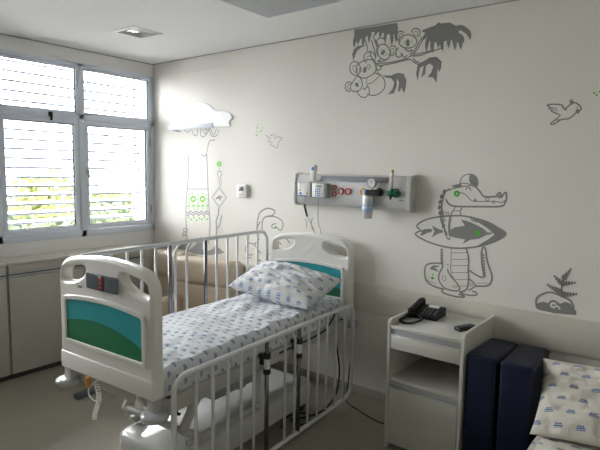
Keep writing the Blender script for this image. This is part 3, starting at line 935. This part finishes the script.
t, w_, h_, dp = gbox('bedside_control_unit', 'right grey wall box with display and blue keypad on the gas panel', 311.8, 182.8, 326.2, 198.6)
t['category'] = 'control unit'
MB().box((-w_, -dp, -h_), (w_, 0, h_), .006, 3).build('housing', M['devgrey'], t)
MB().box((-w_+.004, -dp-.002, -h_+.006), (w_-.018, -dp+.004, h_-.004), .002).build('front_plate', M['wht'], t)
MB().box((-w_*.45, -dp-.0045, h_*.42), (w_*.35, -dp-.002, h_*.72), .001).build('display', M['lcd'], t)
mb = MB()
for i in range(3):
    for j in range(4): mb.box((-w_*.5+i*.018, -dp-.0045, h_*.1-j*.016), (-w_*.5+i*.018+.010, -dp-.002, h_*.1-j*.016+.008), .001)
mb.build('keypad', M['blue'], t)
cx, cy_, cz = t.location
p = [(-.022, -.02, -h_+.004), (-.024, -.02, -h_-.08), (-.034, .0, -h_-.18), (-.045, .05, -h_-.26), (-.05, .06, -h_-.35)]
MB().tube(smooth_pts(p, False, 5), .003, 6).build('probe_cable', M['devgrey'], t, True)

# digital thermometer resting on top of the panel
x, z = wall_xz(313.6, 181, YW-.10)
t = empty('thermometer', 'small white and blue thermometer clipped above the wall boxes', 'thermometer', (x, YW-.093, z), R(0))
mb = MB(); add_plate(mb, smooth_pts([(-.020, 0), (.018, 0), (.020, .05), (.030, .085), (.026, .115), (.008, .125), (-.014, .115), (-.018, .08), (-.020, .04)], True, 4), depth=.028, bevel=.006, mtx=Matrix.Translation((0, -.012, 0)) @ XZ)
mb.build('thermometer_body', M['wht'], t)
MB().lathe([(.015, 0), (.015, .003), (0, .003)], (.005, -.026, .093), 16, (0, -1, 0)).build('blue_button', M['blue'], t)

# vacuum regulator with gauge and collecting bottle
x, z = wall_xz(371.5, 192.5, YW-.12)
t = empty('suction_regulator', 'black suction regulator with round gauge and clear bottle on the gas panel', 'regulator', (x, YW-.0805, z))
mb = MB(); mb.tube([(-.035, -.035, -.002), (-.015, -.035, -.003), (.03, -.035, 0), (.062, -.03, 0)], .022, 14)
mb.cyl((.055, -.035, 0), (.055, 0, 0), .02, n=16)
mb.build('valve_body', M['black'], t, 50)
MB().cyl((-.05, -.035, 0), (-.034, -.035, 0), .02, n=16).build('blue_knob', M['blue'], t)
MB().cyl((0, -.035, .015), (0, -.035, .04), .007, n=10).build('gauge_stem', M['devgrey'], t)
gg = MB().lathe([(.0, 0), (.034, 0), (.036, .01), (.036, .024), (.031, .026), (.031, .020), (0, .020)], (0, -.024, .066), 28, (0, -1, 0)).build('gauge', M['devgrey'], t, 40)
MB().lathe([(.030, 0), (.030, .001), (0, .001)], (0, -.045, .066), 24, (0, -1, 0)).build('dial_face', M['wht'], gg)
MB().box((-.002, -.048, .062), (.002, -.0465, .088), rot=Matrix.Rotation(R(-40), 3, 'Y')).build('needle', M['black'], gg)
bt = MB().lathe([(.0, -.185), (.030, -.185), (.034, -.178), (.038, -.05), (.034, -.03), (.030, -.028), (.030, -.035), (.033, -.05), (.030, -.175), (0, -.178)], (-.03, -.035, 0), 24).build('bottle', M['clear'], t, True)
MB().lathe([(.0, -.022), (.036, -.022), (.037, -.045), (.030, -.045)], (-.03, -.035, 0), 24).build('bottle_cap', M['wht'], bt, 40)
MB().lathe([(.0378, -.13), (.0388, -.10)], (-.03, -.035, 0), 24).build('bottle_label', M['paleblue'], bt, True)
MB().lathe([(.0, -.176), (.028, -.175), (.030, -.145), (0, -.145)], (-.03, -.035, 0), 20).build('water', M['clear'], bt, 40)

# oxygen flowmeter
x, z = wall_xz(391.2, 193, YW-.12)
t = empty('oxygen_flowmeter', 'green oxygen flowmeter with slim upright glass tube on the gas panel', 'flowmeter', (x, YW-.0805, z))
mb = MB(); mb.cyl((-.022, -.035, -.008), (.0, -.035, -.002), .022, n=16); mb.cyl((0, -.035, 0), (.042, -.035, .002), .013, n=14); mb.cyl((.038, -.035, 0), (.038, 0, 0), .016, n=14)
mb.cyl((.0, -.035, -.01), (.0, -.035, .03), .013, n=14); mb.build('valve_body', M['dgreen'], t, 50)
MB().cyl((.0, -.035, .03), (.0, -.035, .118), .009, n=14).build('glass_tube', M['clear'], t, True)
MB().cyl((.0, -.035, .034), (.0, -.035, .10), .003, n=8).build('float_rod', M['red'], t, True)
MB().cyl((.0, -.035, .115), (.0, -.035, .14), .012, n=14).build('tube_head', M['wht'], t)
MB().cyl((.0, -.035, .14), (.0, -.035, .158), .009, n=12).build('yellow_cap', M['brass'], t)
MB().cyl((.0, -.035, -.01), (-.006, -.042, -.045), .008, n=10).build('outlet_nozzle', M['black'], t)

# thermostat
x0, z0 = wall_xz(238.3, 184, YW); x1, z1 = wall_xz(248.4, 198, YW)
t = empty('thermostat', 'small white wall thermostat left of the gas panel', 'thermostat', ((x0+x1)/2, YW, (z0+z1)/2))
MB().box((-.056, -.026, -.058), (.056, 0, .058), .006, 3).build('housing', M['wht'], t)
MB().box((-.034, -.028, .0), (.026, -.0255, .040), .002).build('display', M['keys'], t)
mb = MB()
for k in range(4): mb.box((-.032+k*.016, -.028, -.034), (-.022+k*.016, -.0255, -.024), .001)
mb.build('buttons', M['devgrey'], t)

# ------------------------------------------------------------------ wall stickers


class Decal:
    """vinyl film cut-outs on the far wall; strokes and fills given in a crop frame (ox, oy, scale)"""
    lay = 0; k = 0

    def __init__(s, name, label, cat='wall sticker', anchor=(300, 200)):
        x, z = wall_xz(*anchor); s.o = V((x, YW, z))
        s.t = empty(name, label, cat, s.o)
        s.frame(0, 0, 1); s.b = bmesh.new()

    def frame(s, ox, oy, k): s.f = (ox, oy, k)

    def w(s, p):
        ox, oy, k = s.f; x, z = wall_xz(ox+p[0]/k, oy+p[1]/k)
        return x-s.o.x, z-s.o.z

    def y(s):
        s.k = (s.k+1) % 10
        return -.0008-s.lay*.0004-s.k*.00003

    def st(s, pts, wd=.010, closed=False, sm=True, n=5):
        P = smooth_pts(pts, closed, n) if sm else list(pts)
        P = [s.w(p) for p in P]; y = s.y(); N = len(P)
        L = []; Rr = []
        for i in range(N):
            if closed: a, c = P[i-1], P[(i+1) % N]
            else: a, c = P[max(0, i-1)], P[min(N-1, i+1)]
            dx, dz = c[0]-a[0], c[1]-a[1]; l = math.hypot(dx, dz) or 1
            nx, nz = -dz/l*wd/2, dx/l*wd/2
            L.append(s.b.verts.new((P[i][0]+nx, y, P[i][1]+nz))); Rr.append(s.b.verts.new((P[i][0]-nx, y, P[i][1]-nz)))
        for i in range(N if closed else N-1):
            j = (i+1) % N; s.b.faces.new((L[i], L[j], Rr[j], Rr[i]))
        return s

    def fill(s, pts, sm=False):
        P = smooth_pts(pts, True, 4) if sm else pts
        P = [s.w(p) for p in P]
        y = s.y(); s.b.faces.new([s.b.verts.new((p[0], y, p[1])) for p in P]); return s

    def ell(s, cx, cy__, rx, ry=None, rot=0, wd=.008, a0=0, a1=360):
        ry = ry or rx; pts = []
        full = a1-a0 >= 360; n = 18
        for k in range(n if full else n+1):
            a = R(a0+(a1-a0)*k/n); x, y = rx*math.cos(a), ry*math.sin(a)
            c, q = math.cos(R(rot)), math.sin(R(rot)); pts.append((cx+x*c-y*q, cy__+x*q+y*c))
        return s.st(pts, wd, full, False)

    def dot(s, cx, cy__, rx, ry=None, rot=0):
        ry = ry or rx; pts = []
        for k in range(14):
            a = 2*math.pi*k/14; x, y = rx*math.cos(a), ry*math.sin(a)
            c, q = math.cos(R(rot)), math.sin(R(rot)); pts.append((cx+x*c-y*q, cy__+x*q+y*c))
        return s.fill(pts)

    def part(s, name, m='decal'):
        s.lay += 1
        me = bpy.data.meshes.new(name); s.b.to_mesh(me); s.b.free(); s.b = bmesh.new()
        return link(me, name, M[m], s.t)


def blade(d, a, c, wd, bend=0):
    a, c = V(a), V(c); dr = c-a; nv = V((-dr.y, dr.x)).normalized(); pts = []
    for sg in (1, -1):
        for k in range(9):
            t = k/8 if sg > 0 else 1-k/8
            p = a+dr*t+nv*(bend*4*t*(1-t)+sg*wd/2*math.sin(math.pi*min(1, t*.85+.15))**.8)
            if not (sg < 0 and k == 0): pts.append(tuple(p))
    d.fill(pts)


# --- koalas on a gum branch
d = Decal('koala_wall_sticker', 'grey wall sticker of koalas on a leafy branch near the ceiling', anchor=(395, 55)); d.frame(330, 10, 4)
d.fill([(97, 79), (180, 66), (268, 51), (273, 75), (268, 110), (262, 100), (250, 95), (235, 98), (220, 96), (205, 88), (185, 90), (165, 88), (150, 105), (130, 112), (110, 125), (97, 130)])
for q in (((104, 100), (97, 152), 13, 2), ((122, 100), (112, 140), 13, 3), ((142, 95), (133, 148), 14, 4), ((165, 85), (156, 132), 12, 3), ((188, 85), (178, 104), 10, 0), ((208, 80), (200, 112), 12, 2), ((226, 85), (222, 128), 13, 3), ((244, 85), (246, 142), 14, -3), ((260, 85), (264, 130), 13, -3)): blade(d, *q)
d.fill([(93, 205), (89, 178), (95, 158), (112, 143), (148, 140), (125, 150), (108, 165), (100, 185)])
d.fill([(365, 85), (385, 74), (420, 62), (437, 48), (442, 54), (480, 50), (505, 64), (530, 63), (553, 78), (563, 103), (560, 117), (545, 95), (522, 80), (514, 86), (524, 105), (520, 125), (505, 132), (480, 118), (460, 125), (440, 128), (415, 130), (398, 125), (385, 120), (392, 97)])
for q in (((388, 90), (366, 122), 14, -3), ((398, 100), (386, 168), 15, 4), ((416, 105), (412, 173), 17, 5), ((440, 105), (434, 152), 15, 3), ((452, 100), (452, 165), 16, 5), ((480, 100), (476, 154), 16, 3), ((492, 100), (500, 162), 17, -3), ((508, 100), (523, 160), 18, -6), ((518, 95), (534, 135), 14, -4), ((440, 70), (437, 48), 8, 0), ((530, 70), (562, 120), 20, -9), ((500, 70), (545, 68), 14, -2)): blade(d, *q)
d.fill([(352, 216), (375, 205), (400, 190), (425, 188), (447, 206), (445, 230), (438, 248), (430, 232), (426, 292), (413, 270), (390, 268), (405, 250), (413, 225), (400, 214), (384, 222), (382, 255), (364, 272), (376, 222), (360, 232), (351, 285), (344, 255)])
d.fill([(212, 262), (245, 262), (270, 251), (295, 255), (306, 280), (303, 312), (296, 333), (286, 310), (280, 328), (271, 322), (276, 288), (266, 274), (268, 300), (256, 333), (232, 338), (250, 316), (258, 290), (246, 274), (222, 270)])
d.part('leaves')
w = .0085
d.st([(186, 214), (240, 210), (300, 196), (320, 186), (345, 150), (368, 108)], w).st([(200, 222), (250, 214), (318, 198), (332, 206), (352, 217), (378, 214)], w)
d.st([(322, 184), (360, 182), (400, 168), (450, 152)], w).st([(336, 178), (370, 172), (412, 160)], w).st([(332, 180), (352, 152), (376, 112)], w)
d.st([(334, 192), (342, 204), (358, 210)], w).st([(190, 150), (178, 120), (172, 100)], w).st([(160, 170), (168, 190), (186, 214), (205, 226), (212, 222)], w)
d.st([(198, 222), (204, 236), (190, 240), (186, 222)], w, True)
d.st([(150, 165), (148, 140), (140, 118)], w).st([(185, 190), (180, 165), (165, 120)], w)
d.part('branch')
# big koala
d.st([(113, 216), (133, 204), (146, 200), (170, 200), (181, 218), (184, 240), (170, 258), (142, 272), (120, 268), (108, 250), (106, 232)], w, True)
d.ell(101, 234, 21, 28, -10, w).ell(101, 236, 8, 15, -20, w*.6).ell(159, 191, 23, 24, 0, w, 120, 400).ell(158, 196, 11, 12, 0, w*.6, 150, 390)
d.dot(140, 239, 7, 13, 15).ell(122, 240, 5, 8, 0, w*.5).ell(155, 225, 5, 8, 0, w*.5)
d.st([(180, 252), (205, 262), (219, 285), (218, 312), (198, 334), (172, 342), (148, 336)], w).st([(186, 240), (198, 262), (186, 275), (170, 290), (150, 296)], w*.7).st([(150, 270), (146, 290), (156, 312)], w*.6)
d.part('koala')
# baby koala
d.st([(97, 282), (112, 265), (126, 280), (130, 300), (122, 318), (104, 327), (88, 322), (82, 305)], w, True).ell(76, 307, 15, 19, 0, w, 60, 330).ell(77, 308, 6, 10, 0, w*.6)
d.dot(108, 299, 7, 10, -30).st([(110, 326), (120, 344), (140, 350), (157, 334), (156, 314), (148, 306), (140, 318), (132, 312)], w)
d.part('koala')
d.ell(216, 168, 25, 32, -20, w).ell(205, 128, 17, 16, 0, w, 130, 400).ell(250, 163, 15, 20, 20, w, -150, 130).ell(250, 164, 7, 10, 10, w*.6)
d.dot(213, 170, 7, 12, 30).st([(188, 150), (190, 176), (205, 196), (190, 205), (215, 205), (240, 190)], w).st([(182, 118), (196, 150)], w)
d.part('koala')
d.ell(312, 126, 36, 27, 0, w).ell(284, 105, 16, 20, 0, w, 90, 320).ell(285, 106, 8, 11, 0, w*.6).ell(344, 92, 17, 18, 0, w, 180, 430).ell(344, 95, 8, 9, 0, w*.6)
d.dot(312, 132, 8, 15).st([(275, 150), (264, 170), (270, 188), (285, 186), (286, 172), (298, 190), (310, 180)], w).st([(300, 153), (312, 165), (330, 160), (318, 178)], w)
d.part('koala')
for p in ((122, 250), (131, 261), (156, 237), (163, 228), (98, 317), (110, 322), (122, 292), (116, 284), (206, 160), (222, 182), (228, 176), (300, 128), (300, 136), (328, 126), (330, 134)): d.dot(p[0], p[1], 2.2)
d.part('green_spots', 'green')

# --- crocodile with cap and surfboard
d = Decal('crocodile_wall_sticker', 'grey wall sticker of a crocodile in a cap holding a surfboard', anchor=(460, 230))
w = .0115
d.frame(410, 165, 5.714)
d.st([(232, 138), (205, 150), (190, 185), (182, 225), (180, 265), (175, 300), (186, 340), (206, 384), (212, 400)], w)
d.st([(205, 195), (222, 222), (262, 236), (400, 238), (520, 236), (545, 212), (552, 188), (548, 157), (528, 176), (520, 186), (516, 158), (498, 170), (490, 180), (424, 180), (404, 156), (378, 126)], w)
d.st([(232, 138), (262, 132), (300, 124), (345, 118), (378, 128)], w*.6).st([(276, 158), (308, 162), (332, 184), (360, 206), (420, 208), (500, 210), (522, 216), (546, 200)], w*.5)
d.fill([(362, 206), (372, 188), (384, 206)]).ell(442, 196, 11, 8, 0, w*.4).ell(478, 212, 7, 8, 0, w*.4).ell(508, 182, 4, 8, 0, w*.5)
d.st([(318, 142), (326, 130), (342, 131), (349, 147)], w*.7)
for p in ((196, 152), (180, 180), (172, 212), (168, 242), (172, 272), (192, 350)): d.dot(p[0], p[1], 9, 14, 20)
d.st([(302, 240), (288, 262), (292, 294)], w*.7).st([(266, 238), (246, 260), (288, 262)], w*.5).st([(245, 262), (228, 300), (222, 350), (224, 400)], w*.8)
d.ell(200, 282, 9, 14, 0, w*.35).ell(195, 316, 8, 6, 0, w*.35).ell(215, 280, 6, 10, 20, w*.35)
for q in range(3): d.ell(354+q*12, 306+q*5, 6, 12, -20, w*.5)
d.frame(410, 230, 6)
d.st([(192, 112), (192, 160), (195, 220), (178, 255), (172, 290), (185, 322), (215, 352), (280, 366), (298, 346), (270, 305), (238, 268), (225, 234)], w*.9)
d.st([(338, 110), (352, 170), (350, 240), (352, 300), (345, 345), (325, 366), (296, 372)], w).st([(248, 112), (246, 180), (248, 260), (285, 325)], w*.4)
for q, yv in enumerate((136, 175, 213, 255, 296, 336)): d.st([(250+(q > 3)*8*q*.6, yv), (300, yv+1), (348, yv-1)], w*.35)
d.st([(188, 362), (205, 380), (268, 398), (316, 403), (325, 396), (290, 384)], w).st([(205, 352), (188, 372)], w*.6).st([(355, 292), (392, 328), (374, 350), (350, 362)], w*.8)
d.st([(300, 375), (345, 390), (396, 390), (400, 376), (372, 366)], w*.9).ell(268, 340, 12, 7, 0, w*.35).ell(370, 328, 9, 7, 0, w*.35).ell(205, 290, 11, 15, 0, w*.35)
d.st([(355, 242), (395, 268), (430, 284), (442, 272), (432, 200), (430, 130), (440, 106), (454, 115), (460, 170), (474, 220), (492, 275), (484, 318), (455, 336), (392, 336)], w)
for q in range(8): d.dot(440+q*1.6, 150+q*18, 5, 8)
d.st([(190, 200), (130, 200), (96, 214), (88, 260), (100, 306), (145, 338), (205, 356)], w)
d.fill([(120, 225), (140, 212), (182, 214), (165, 222), (145, 226), (162, 236), (172, 252), (146, 242), (126, 238)])
for q in range(6): d.dot(187, 118+q*16, 5, 7)
d.st([(400, 320), (470, 318)], w*.3).st([(104, 300), (160, 325)], w*.3)
d.part('crocodile')
d.frame(410, 165, 5.714)
d.st([(286, 108), (290, 82), (310, 60), (345, 52), (374, 64), (388, 90), (385, 122)], w*.6)
d.fill([(345, 53), (374, 64), (388, 90), (383, 126), (350, 112), (338, 90), (338, 68)]).fill([(235, 119), (262, 112), (286, 106), (300, 118), (282, 130), (262, 133)])
d.st([(286, 106), (320, 106), (350, 112)], w*.5)
d.part('cap')
d.frame(400, 160, 3)
d.st([(46, 222), (62, 210), (50, 198), (75, 180), (120, 170), (180, 167), (216, 173), (262, 186), (296, 205), (318, 222), (290, 242), (250, 256), (200, 264), (150, 263), (100, 251), (65, 236)], w, True, n=3)
d.fill([(216, 176), (262, 188), (296, 206), (318, 222), (290, 242), (250, 256), (225, 261), (262, 240), (284, 224), (262, 204), (240, 190)])
d.fill([(60, 213), (75, 207), (90, 206), (99, 209), (94, 216), (80, 219), (70, 226), (58, 226), (66, 218)])
d.part('surfboard')
d.fill([(148, 212), (165, 202), (195, 197), (183, 178), (210, 186), (228, 194), (250, 206), (262, 217), (276, 218), (276, 222), (262, 224), (236, 236), (212, 239), (188, 252), (196, 238), (166, 233), (148, 228)])
d.fill([(96, 196), (112, 205), (128, 211), (130, 217), (114, 221), (95, 233), (104, 214)])
d.part('fish')
d.st([(128, 150), (130, 190), (138, 225), (146, 238), (152, 232)], w*.7).st([(155, 165), (150, 195), (148, 222)], w*.6)
d.part('arm', 'decal')
d.frame(400, 160, 3); d.dot(235, 219, 7.5); d.ell(171, 101, 6.5, 6.5, 0, .012); d.dot(170.5, 101, 2); d.dot(144, 313, 2.4); d.dot(99, 343.5, 2.2); d.dot(98, 354, 4.4)
d.part('green_spots', 'green')

# --- cockatoo
d = Decal('cockatoo_wall_sticker', 'grey outline wall sticker of a flying cockatoo at upper right', anchor=(565, 110)); d.frame(520, 80, 7.5)
w = .0085
d.st([(200, 189), (240, 182), (300, 185), (318, 192), (336, 222), (350, 206), (380, 184), (412, 170), (445, 190), (458, 212), (450, 232)], w)
d.st([(200, 189), (226, 204), (212, 210), (246, 224), (228, 230), (262, 246), (304, 264), (268, 298), (230, 325), (232, 334), (252, 332), (286, 312), (310, 296), (362, 291), (400, 268), (424, 240)], w, sm=False)
d.st([(276, 302), (308, 296)], w*.7).st([(226, 204), (276, 214)], w*.6).st([(246, 224), (286, 230)], w*.5).st([(318, 192), (322, 210), (355, 228)], w*.6)
d.fill([(376, 184), (368, 148), (380, 156), (388, 130), (394, 156), (402, 154), (408, 172)]).fill([(418, 226), (432, 216), (454, 226), (440, 253), (418, 246)]).dot(428, 207, 6)
d.part('cockatoo')
d = Decal('note_dots_wall_sticker', 'tiny green dots sticker at the right edge beside the cockatoo', anchor=(597, 93)); d.frame(520, 80, 7.5)
d.dot(556, 97, 8).dot(574, 112, 8).dot(598, 87, 8).dot(612, 104, 7).part('green_dots', 'green')

# --- rock with fern
d = Decal('fern_wall_sticker', 'grey wall sticker of a fern growing on a rock, lower right', anchor=(557, 300)); d.frame(520, 250, 5.625)
w = .0105
d.st([(92, 320), (92, 276), (118, 252), (165, 238), (200, 246), (242, 264), (278, 280), (298, 308), (300, 335)], w)
d.fill([(90, 302), (130, 290), (158, 298), (172, 283), (190, 280), (208, 288), (225, 302), (255, 291), (285, 302), (300, 332), (318, 345), (314, 366), (200, 356), (110, 338), (90, 325)])
for p in ((150, 258), (180, 262), (140, 275), (172, 275), (210, 270)): d.dot(p[0], p[1], 2)
d.part('rock')
d.ell(188, 310, 13, 12, 20, .011, 30, 330).st([(196, 316), (214, 318), (226, 334)], .010).part('snail_swirl', 'wall')


def frond(d, a, c, n, ln, bend=0):
    a, c = V(a), V(c); dr = (c-a); L = dr.length; dr.normalize(); nv = V((-dr.y, dr.x))
    mid = (a+c)/2+nv*bend
    P = lambda t: a*(1-t)**2+mid*2*t*(1-t)+c*t*t
    d.st([tuple(P(k/8)) for k in range(9)], .006, sm=False)
    for k in range(n):
        t = (k+.35)/n; p = P(t); l = ln*.95*(1-.7*t)
        for s_ in (-1, 1):
            blade(d, tuple(p-dr*l*.1), tuple(p+dr*l*.75+nv*s_*l), l*.95)


frond(d, (238, 240), (150, 192), 6, 21, -4); frond(d, (225, 250), (325, 247), 6, 21, 4)
frond(d, (240, 190), (190, 142), 4, 19, -3); frond(d, (232, 188), (318, 183), 5, 19, 3); frond(d, (242, 165), (289, 102), 5, 20, 2)
d.st([(232, 250), (235, 200), (246, 160)], .009)
d.part('fern')

# --- tree trunk with ethnic band, roots
d = Decal('patterned_tree_wall_sticker', 'pale wall sticker of a tree trunk with green patterned band', anchor=(200, 190)); d.frame(160, 100, 3)
w = .012
d.st([(84, 165), (87, 200), (84, 240), (80, 290), (78, 340), (80, 400), (84, 430)], w).st([(140, 162), (142, 200), (144, 260), (148, 330), (150, 380), (146, 430)], w)
zz = [(82+k*4, 266+(4 if k % 2 else -2)) for k in range(17)]; d.st(zz, .009, sm=False)
for yv in (336, 343): d.st([(80+k*2.3, yv+3*math.sin(k*.9)) for k in range(30)], .012, sm=False)
d.part('trunk', 'decalpale')
d.frame(150, 220, 4.5)
for pl_ in ([(120, 132), (135, 105), (160, 84), (185, 108), (172, 128), (160, 135)], [(165, 140), (200, 118), (222, 85), (238, 95), (236, 132), (262, 140), (268, 158), (200, 152)], [(262, 158), (262, 140), (285, 128), (300, 98), (306, 122), (336, 146), (320, 152)]):
    d.fill(pl_)
d.ell(160, 45, 10, 8, 0, .008).ell(156, 62, 8, 8, 0, .008).st([(150, 80), (148, 60), (165, 75)], .008)
d.part('roots', 'decalpale')
d.frame(160, 100, 3)
for x_ in (100, 128):
    d.ell(x_, 297, 6.5, 7, 0, .018)
for x_, yv in ((88, 284), (90, 296), (88, 308), (114, 285), (114, 297), (114, 309), (140, 285), (141, 297), (140, 309), (97, 280), (129, 280)): d.dot(x_, yv, 2.2)
for x_ in (87, 101, 115, 129, 143):
    d.st([(x_, 313), (x_, 331)], .008, sm=False).st([(x_-5, 320), (x_, 314), (x_+5, 320)], .008, sm=False)
for k in range(8): d.dot(86+k*8, 352+(6 if k % 2 else 0)+(3 if k in (3, 4) else 0), 2.8)
d.part('green_pattern', 'lime')
# scribbles under the cloud
d.frame(160, 90, 6.43)
d.st([(85, 262), (105, 250), (120, 266), (135, 268), (95, 262)], .012, sm=False).st([(150, 250), (180, 272), (200, 248), (215, 285), (238, 292), (245, 245), (262, 240), (262, 290), (285, 300), (300, 270), (290, 250), (318, 262), (328, 290), (350, 300), (372, 285), (380, 255)], .008)
d.st([(270, 250), (300, 285), (320, 245), (345, 290), (365, 250)], .008).st([(355, 322), (325, 325), (312, 350), (305, 390), (290, 425), (265, 412)], .009)
d.part('vine_scribble', 'decalpale')
# cloud-shaped white panel
x, z = wall_xz(203, 118)
t = empty('cloud_panel', 'white cloud shaped wall panel with grey lower edge above the tree sticker', 'wall panel', (x, YW, z))


def cw(px, py):
    a, b_ = wall_xz(160+px/6.43, 90+py/6.43, YW-.03); return a-x, b_-z


ol = smooth_pts([cw(*p) for p in ((48, 222), (70, 190), (105, 178), (108, 140), (150, 130), (172, 105), (215, 82), (260, 80), (305, 95), (340, 130), (400, 132), (440, 150), (452, 182), (430, 205), (436, 232), (330, 236), (200, 236), (60, 236))], True, 4)
mb = MB(); add_plate(mb, ol, depth=.008, bevel=.003, bres=3, mtx=Matrix.Translation((0, -.0045, 0)) @ XZ); mb.build('cloud', M['cloud'], t, 40)
a = cw(44, 232); c = cw(330, 240)
MB().box((a[0], -.014, c[1]-.004), (c[0], -.001, a[1]+.008), .004).build('ledge', M['alu'], t)

# --- road sign with kangaroo and small climber with balloon
d = Decal('kangaroo_sign_wall_sticker', 'pale sticker of diamond kangaroo road sign beside the tree', anchor=(220, 200)); d.frame(160, 100, 3)
w = .010
d.st([(178, 262), (201, 292), (178, 323), (155, 292)], w, True, False).st([(178, 268), (196, 292), (178, 317), (160, 292)], w*.5, True, False)
d.fill([(166, 296), (172, 290), (178, 286), (184, 289), (189, 293), (184, 293), (182, 298), (184, 303), (179, 301), (177, 296), (172, 298)])
d.part('road_sign', 'decalpale')
d.st([(177, 323), (175, 345), (169, 362), (170, 385), (168, 420)], .016).st([(182, 362), (186, 345), (180, 372), (172, 385)], .010)
d.part('sign_pole', 'decalpale')
d.st([(180, 262), (184, 248), (182, 232), (186, 222), (182, 214), (174, 216), (174, 228), (178, 240), (176, 255)], w*.7).st([(178, 202), (177, 216)], .004, sm=False)
d.part('climber', 'decalpale')
d.dot(178, 192, 7.5, 8.5).part('balloon', 'lime')
d.st([(180, 188), (176, 189), (180, 193), (176, 196)], .006, sm=False).part('balloon_mark', 'wall')

# --- small bird and notes
d = Decal('bird_wall_sticker', 'pale outline sticker of a small flying bird left of the gas panel', anchor=(273, 139)); d.frame(160, 100, 3)
w = .0065
d.st([(317, 105), (333, 118), (322, 122), (338, 128), (328, 132), (342, 140), (352, 144), (356, 126), (364, 118), (368, 114), (358, 112), (352, 108), (346, 116), (342, 100), (336, 108), (330, 104)], w, sm=False)
d.part('bird', 'decalpale')
d = Decal('music_notes_wall_sticker', 'tiny lime green music notes sticker beside the small bird', anchor=(257, 130)); d.frame(160, 100, 3)
for (x_, yv) in ((291, 84), (303, 94), (290, 106)):
    d.dot(x_, yv, 2.6, 2); d.st([(x_+2, yv), (x_+2, yv-12), (x_+6, yv-9)], .005, sm=False)
d.part('notes', 'lime')

# --- curled animal behind the headboard
d = Decal('platypus_wall_sticker', 'grey outline wall sticker of a billed animal partly behind the headboard', anchor=(270, 225)); d.frame(160, 100, 3)
w = .0115
d.st([(291, 392), (293, 362), (300, 338), (322, 325), (344, 332), (338, 346), (318, 350), (308, 362), (306, 388)], w).st([(318, 350), (345, 350), (365, 362), (369, 376), (362, 392), (352, 384), (338, 384), (336, 376), (348, 370)], w*.8)
d.frame(225, 220, 8)
d.st([(258, 80), (262, 50), (285, 10)], w*.9)
d.ell(203, 232, 38, 48, 0, w*.8, 60, 330).st([(275, 150), (245, 185), (250, 220), (290, 268)], w).st([(330, 280), (355, 272)], w).st([(165, 305), (200, 300), (212, 310)], w*.8).st([(245, 325), (290, 322)], w).st([(330, 300), (335, 335), (352, 342)], w*.9)
d.st([(225, 200), (232, 190), (245, 188)], w*.7)
d.st([(410, 140), (430, 175), (450, 195)], w*.8).st([(480, 135), (500, 160), (520, 185)], w*.8).st([(640, -10), (655, 20), (650, 60)], w*.6).st([(700, -20), (690, 30), (700, 80)], w*.6)
d.part('animal_outline')
d.dot(405, 55, 8, 9).dot(222, 228, 4).part('green_spots', 'green')

# ------------------------------------------------------------------ light
SKY, SUNK, SUNP = 8.4, 4.0, 2.5
wd = bpy.data.worlds.new('overcast sky'); S.world = wd; wd.use_nodes = True
nt = wd.node_tree; bg = nt.nodes['Background']
bg.inputs['Color'].default_value = (1.0, .975, 1.0, 1)
# overcast sky, brighter towards the veiled sun (low, on the side of the far end of the window wall)
geo = nt.nodes.new('ShaderNodeTexCoord')
dt = nt.nodes.new('ShaderNodeVectorMath'); dt.operation = 'DOT_PRODUCT'
nt.links.new(geo.outputs['Generated'], dt.inputs[0]); dt.inputs[1].default_value = V((-.74, -.62, .20)).normalized()
q = node(nt, 'ShaderNodeMath', 'MAXIMUM', dt.outputs['Value'], 0.0)
q = node(nt, 'ShaderNodeMath', 'POWER', q, SUNP)
q = node(nt, 'ShaderNodeMath', 'MULTIPLY', q, SUNK)
q = node(nt, 'ShaderNodeMath', 'ADD', q, SKY)
nt.links.new(q, bg.inputs['Strength'])
for (y0, y1) in WIN:
    L = bpy.data.lights.new('window portal', 'AREA'); L.shape = 'RECTANGLE'; L.size = WZ1-WZ0; L.size_y = y1-y0
    L.cycles.is_portal = True
    o = bpy.data.objects.new('window_portal', L); C.objects.link(o)
    o.location = (XW-.33, (y0+y1)/2, (WZ0+WZ1)/2); o.rotation_euler = (0, R(-90), 0)

S.view_settings.view_transform = 'Standard'; S.view_settings.look = 'None'
S.view_settings.exposure = 1.38; S.view_settings.gamma = 1
S.view_settings.use_curve_mapping = False
S.cycles.max_bounces = 16; S.cycles.diffuse_bounces = 12; S.cycles.glossy_bounces = 4; S.cycles.transmission_bounces = 8
S.cycles.sample_clamp_indirect = 6
S.cycles.use_denoising = True
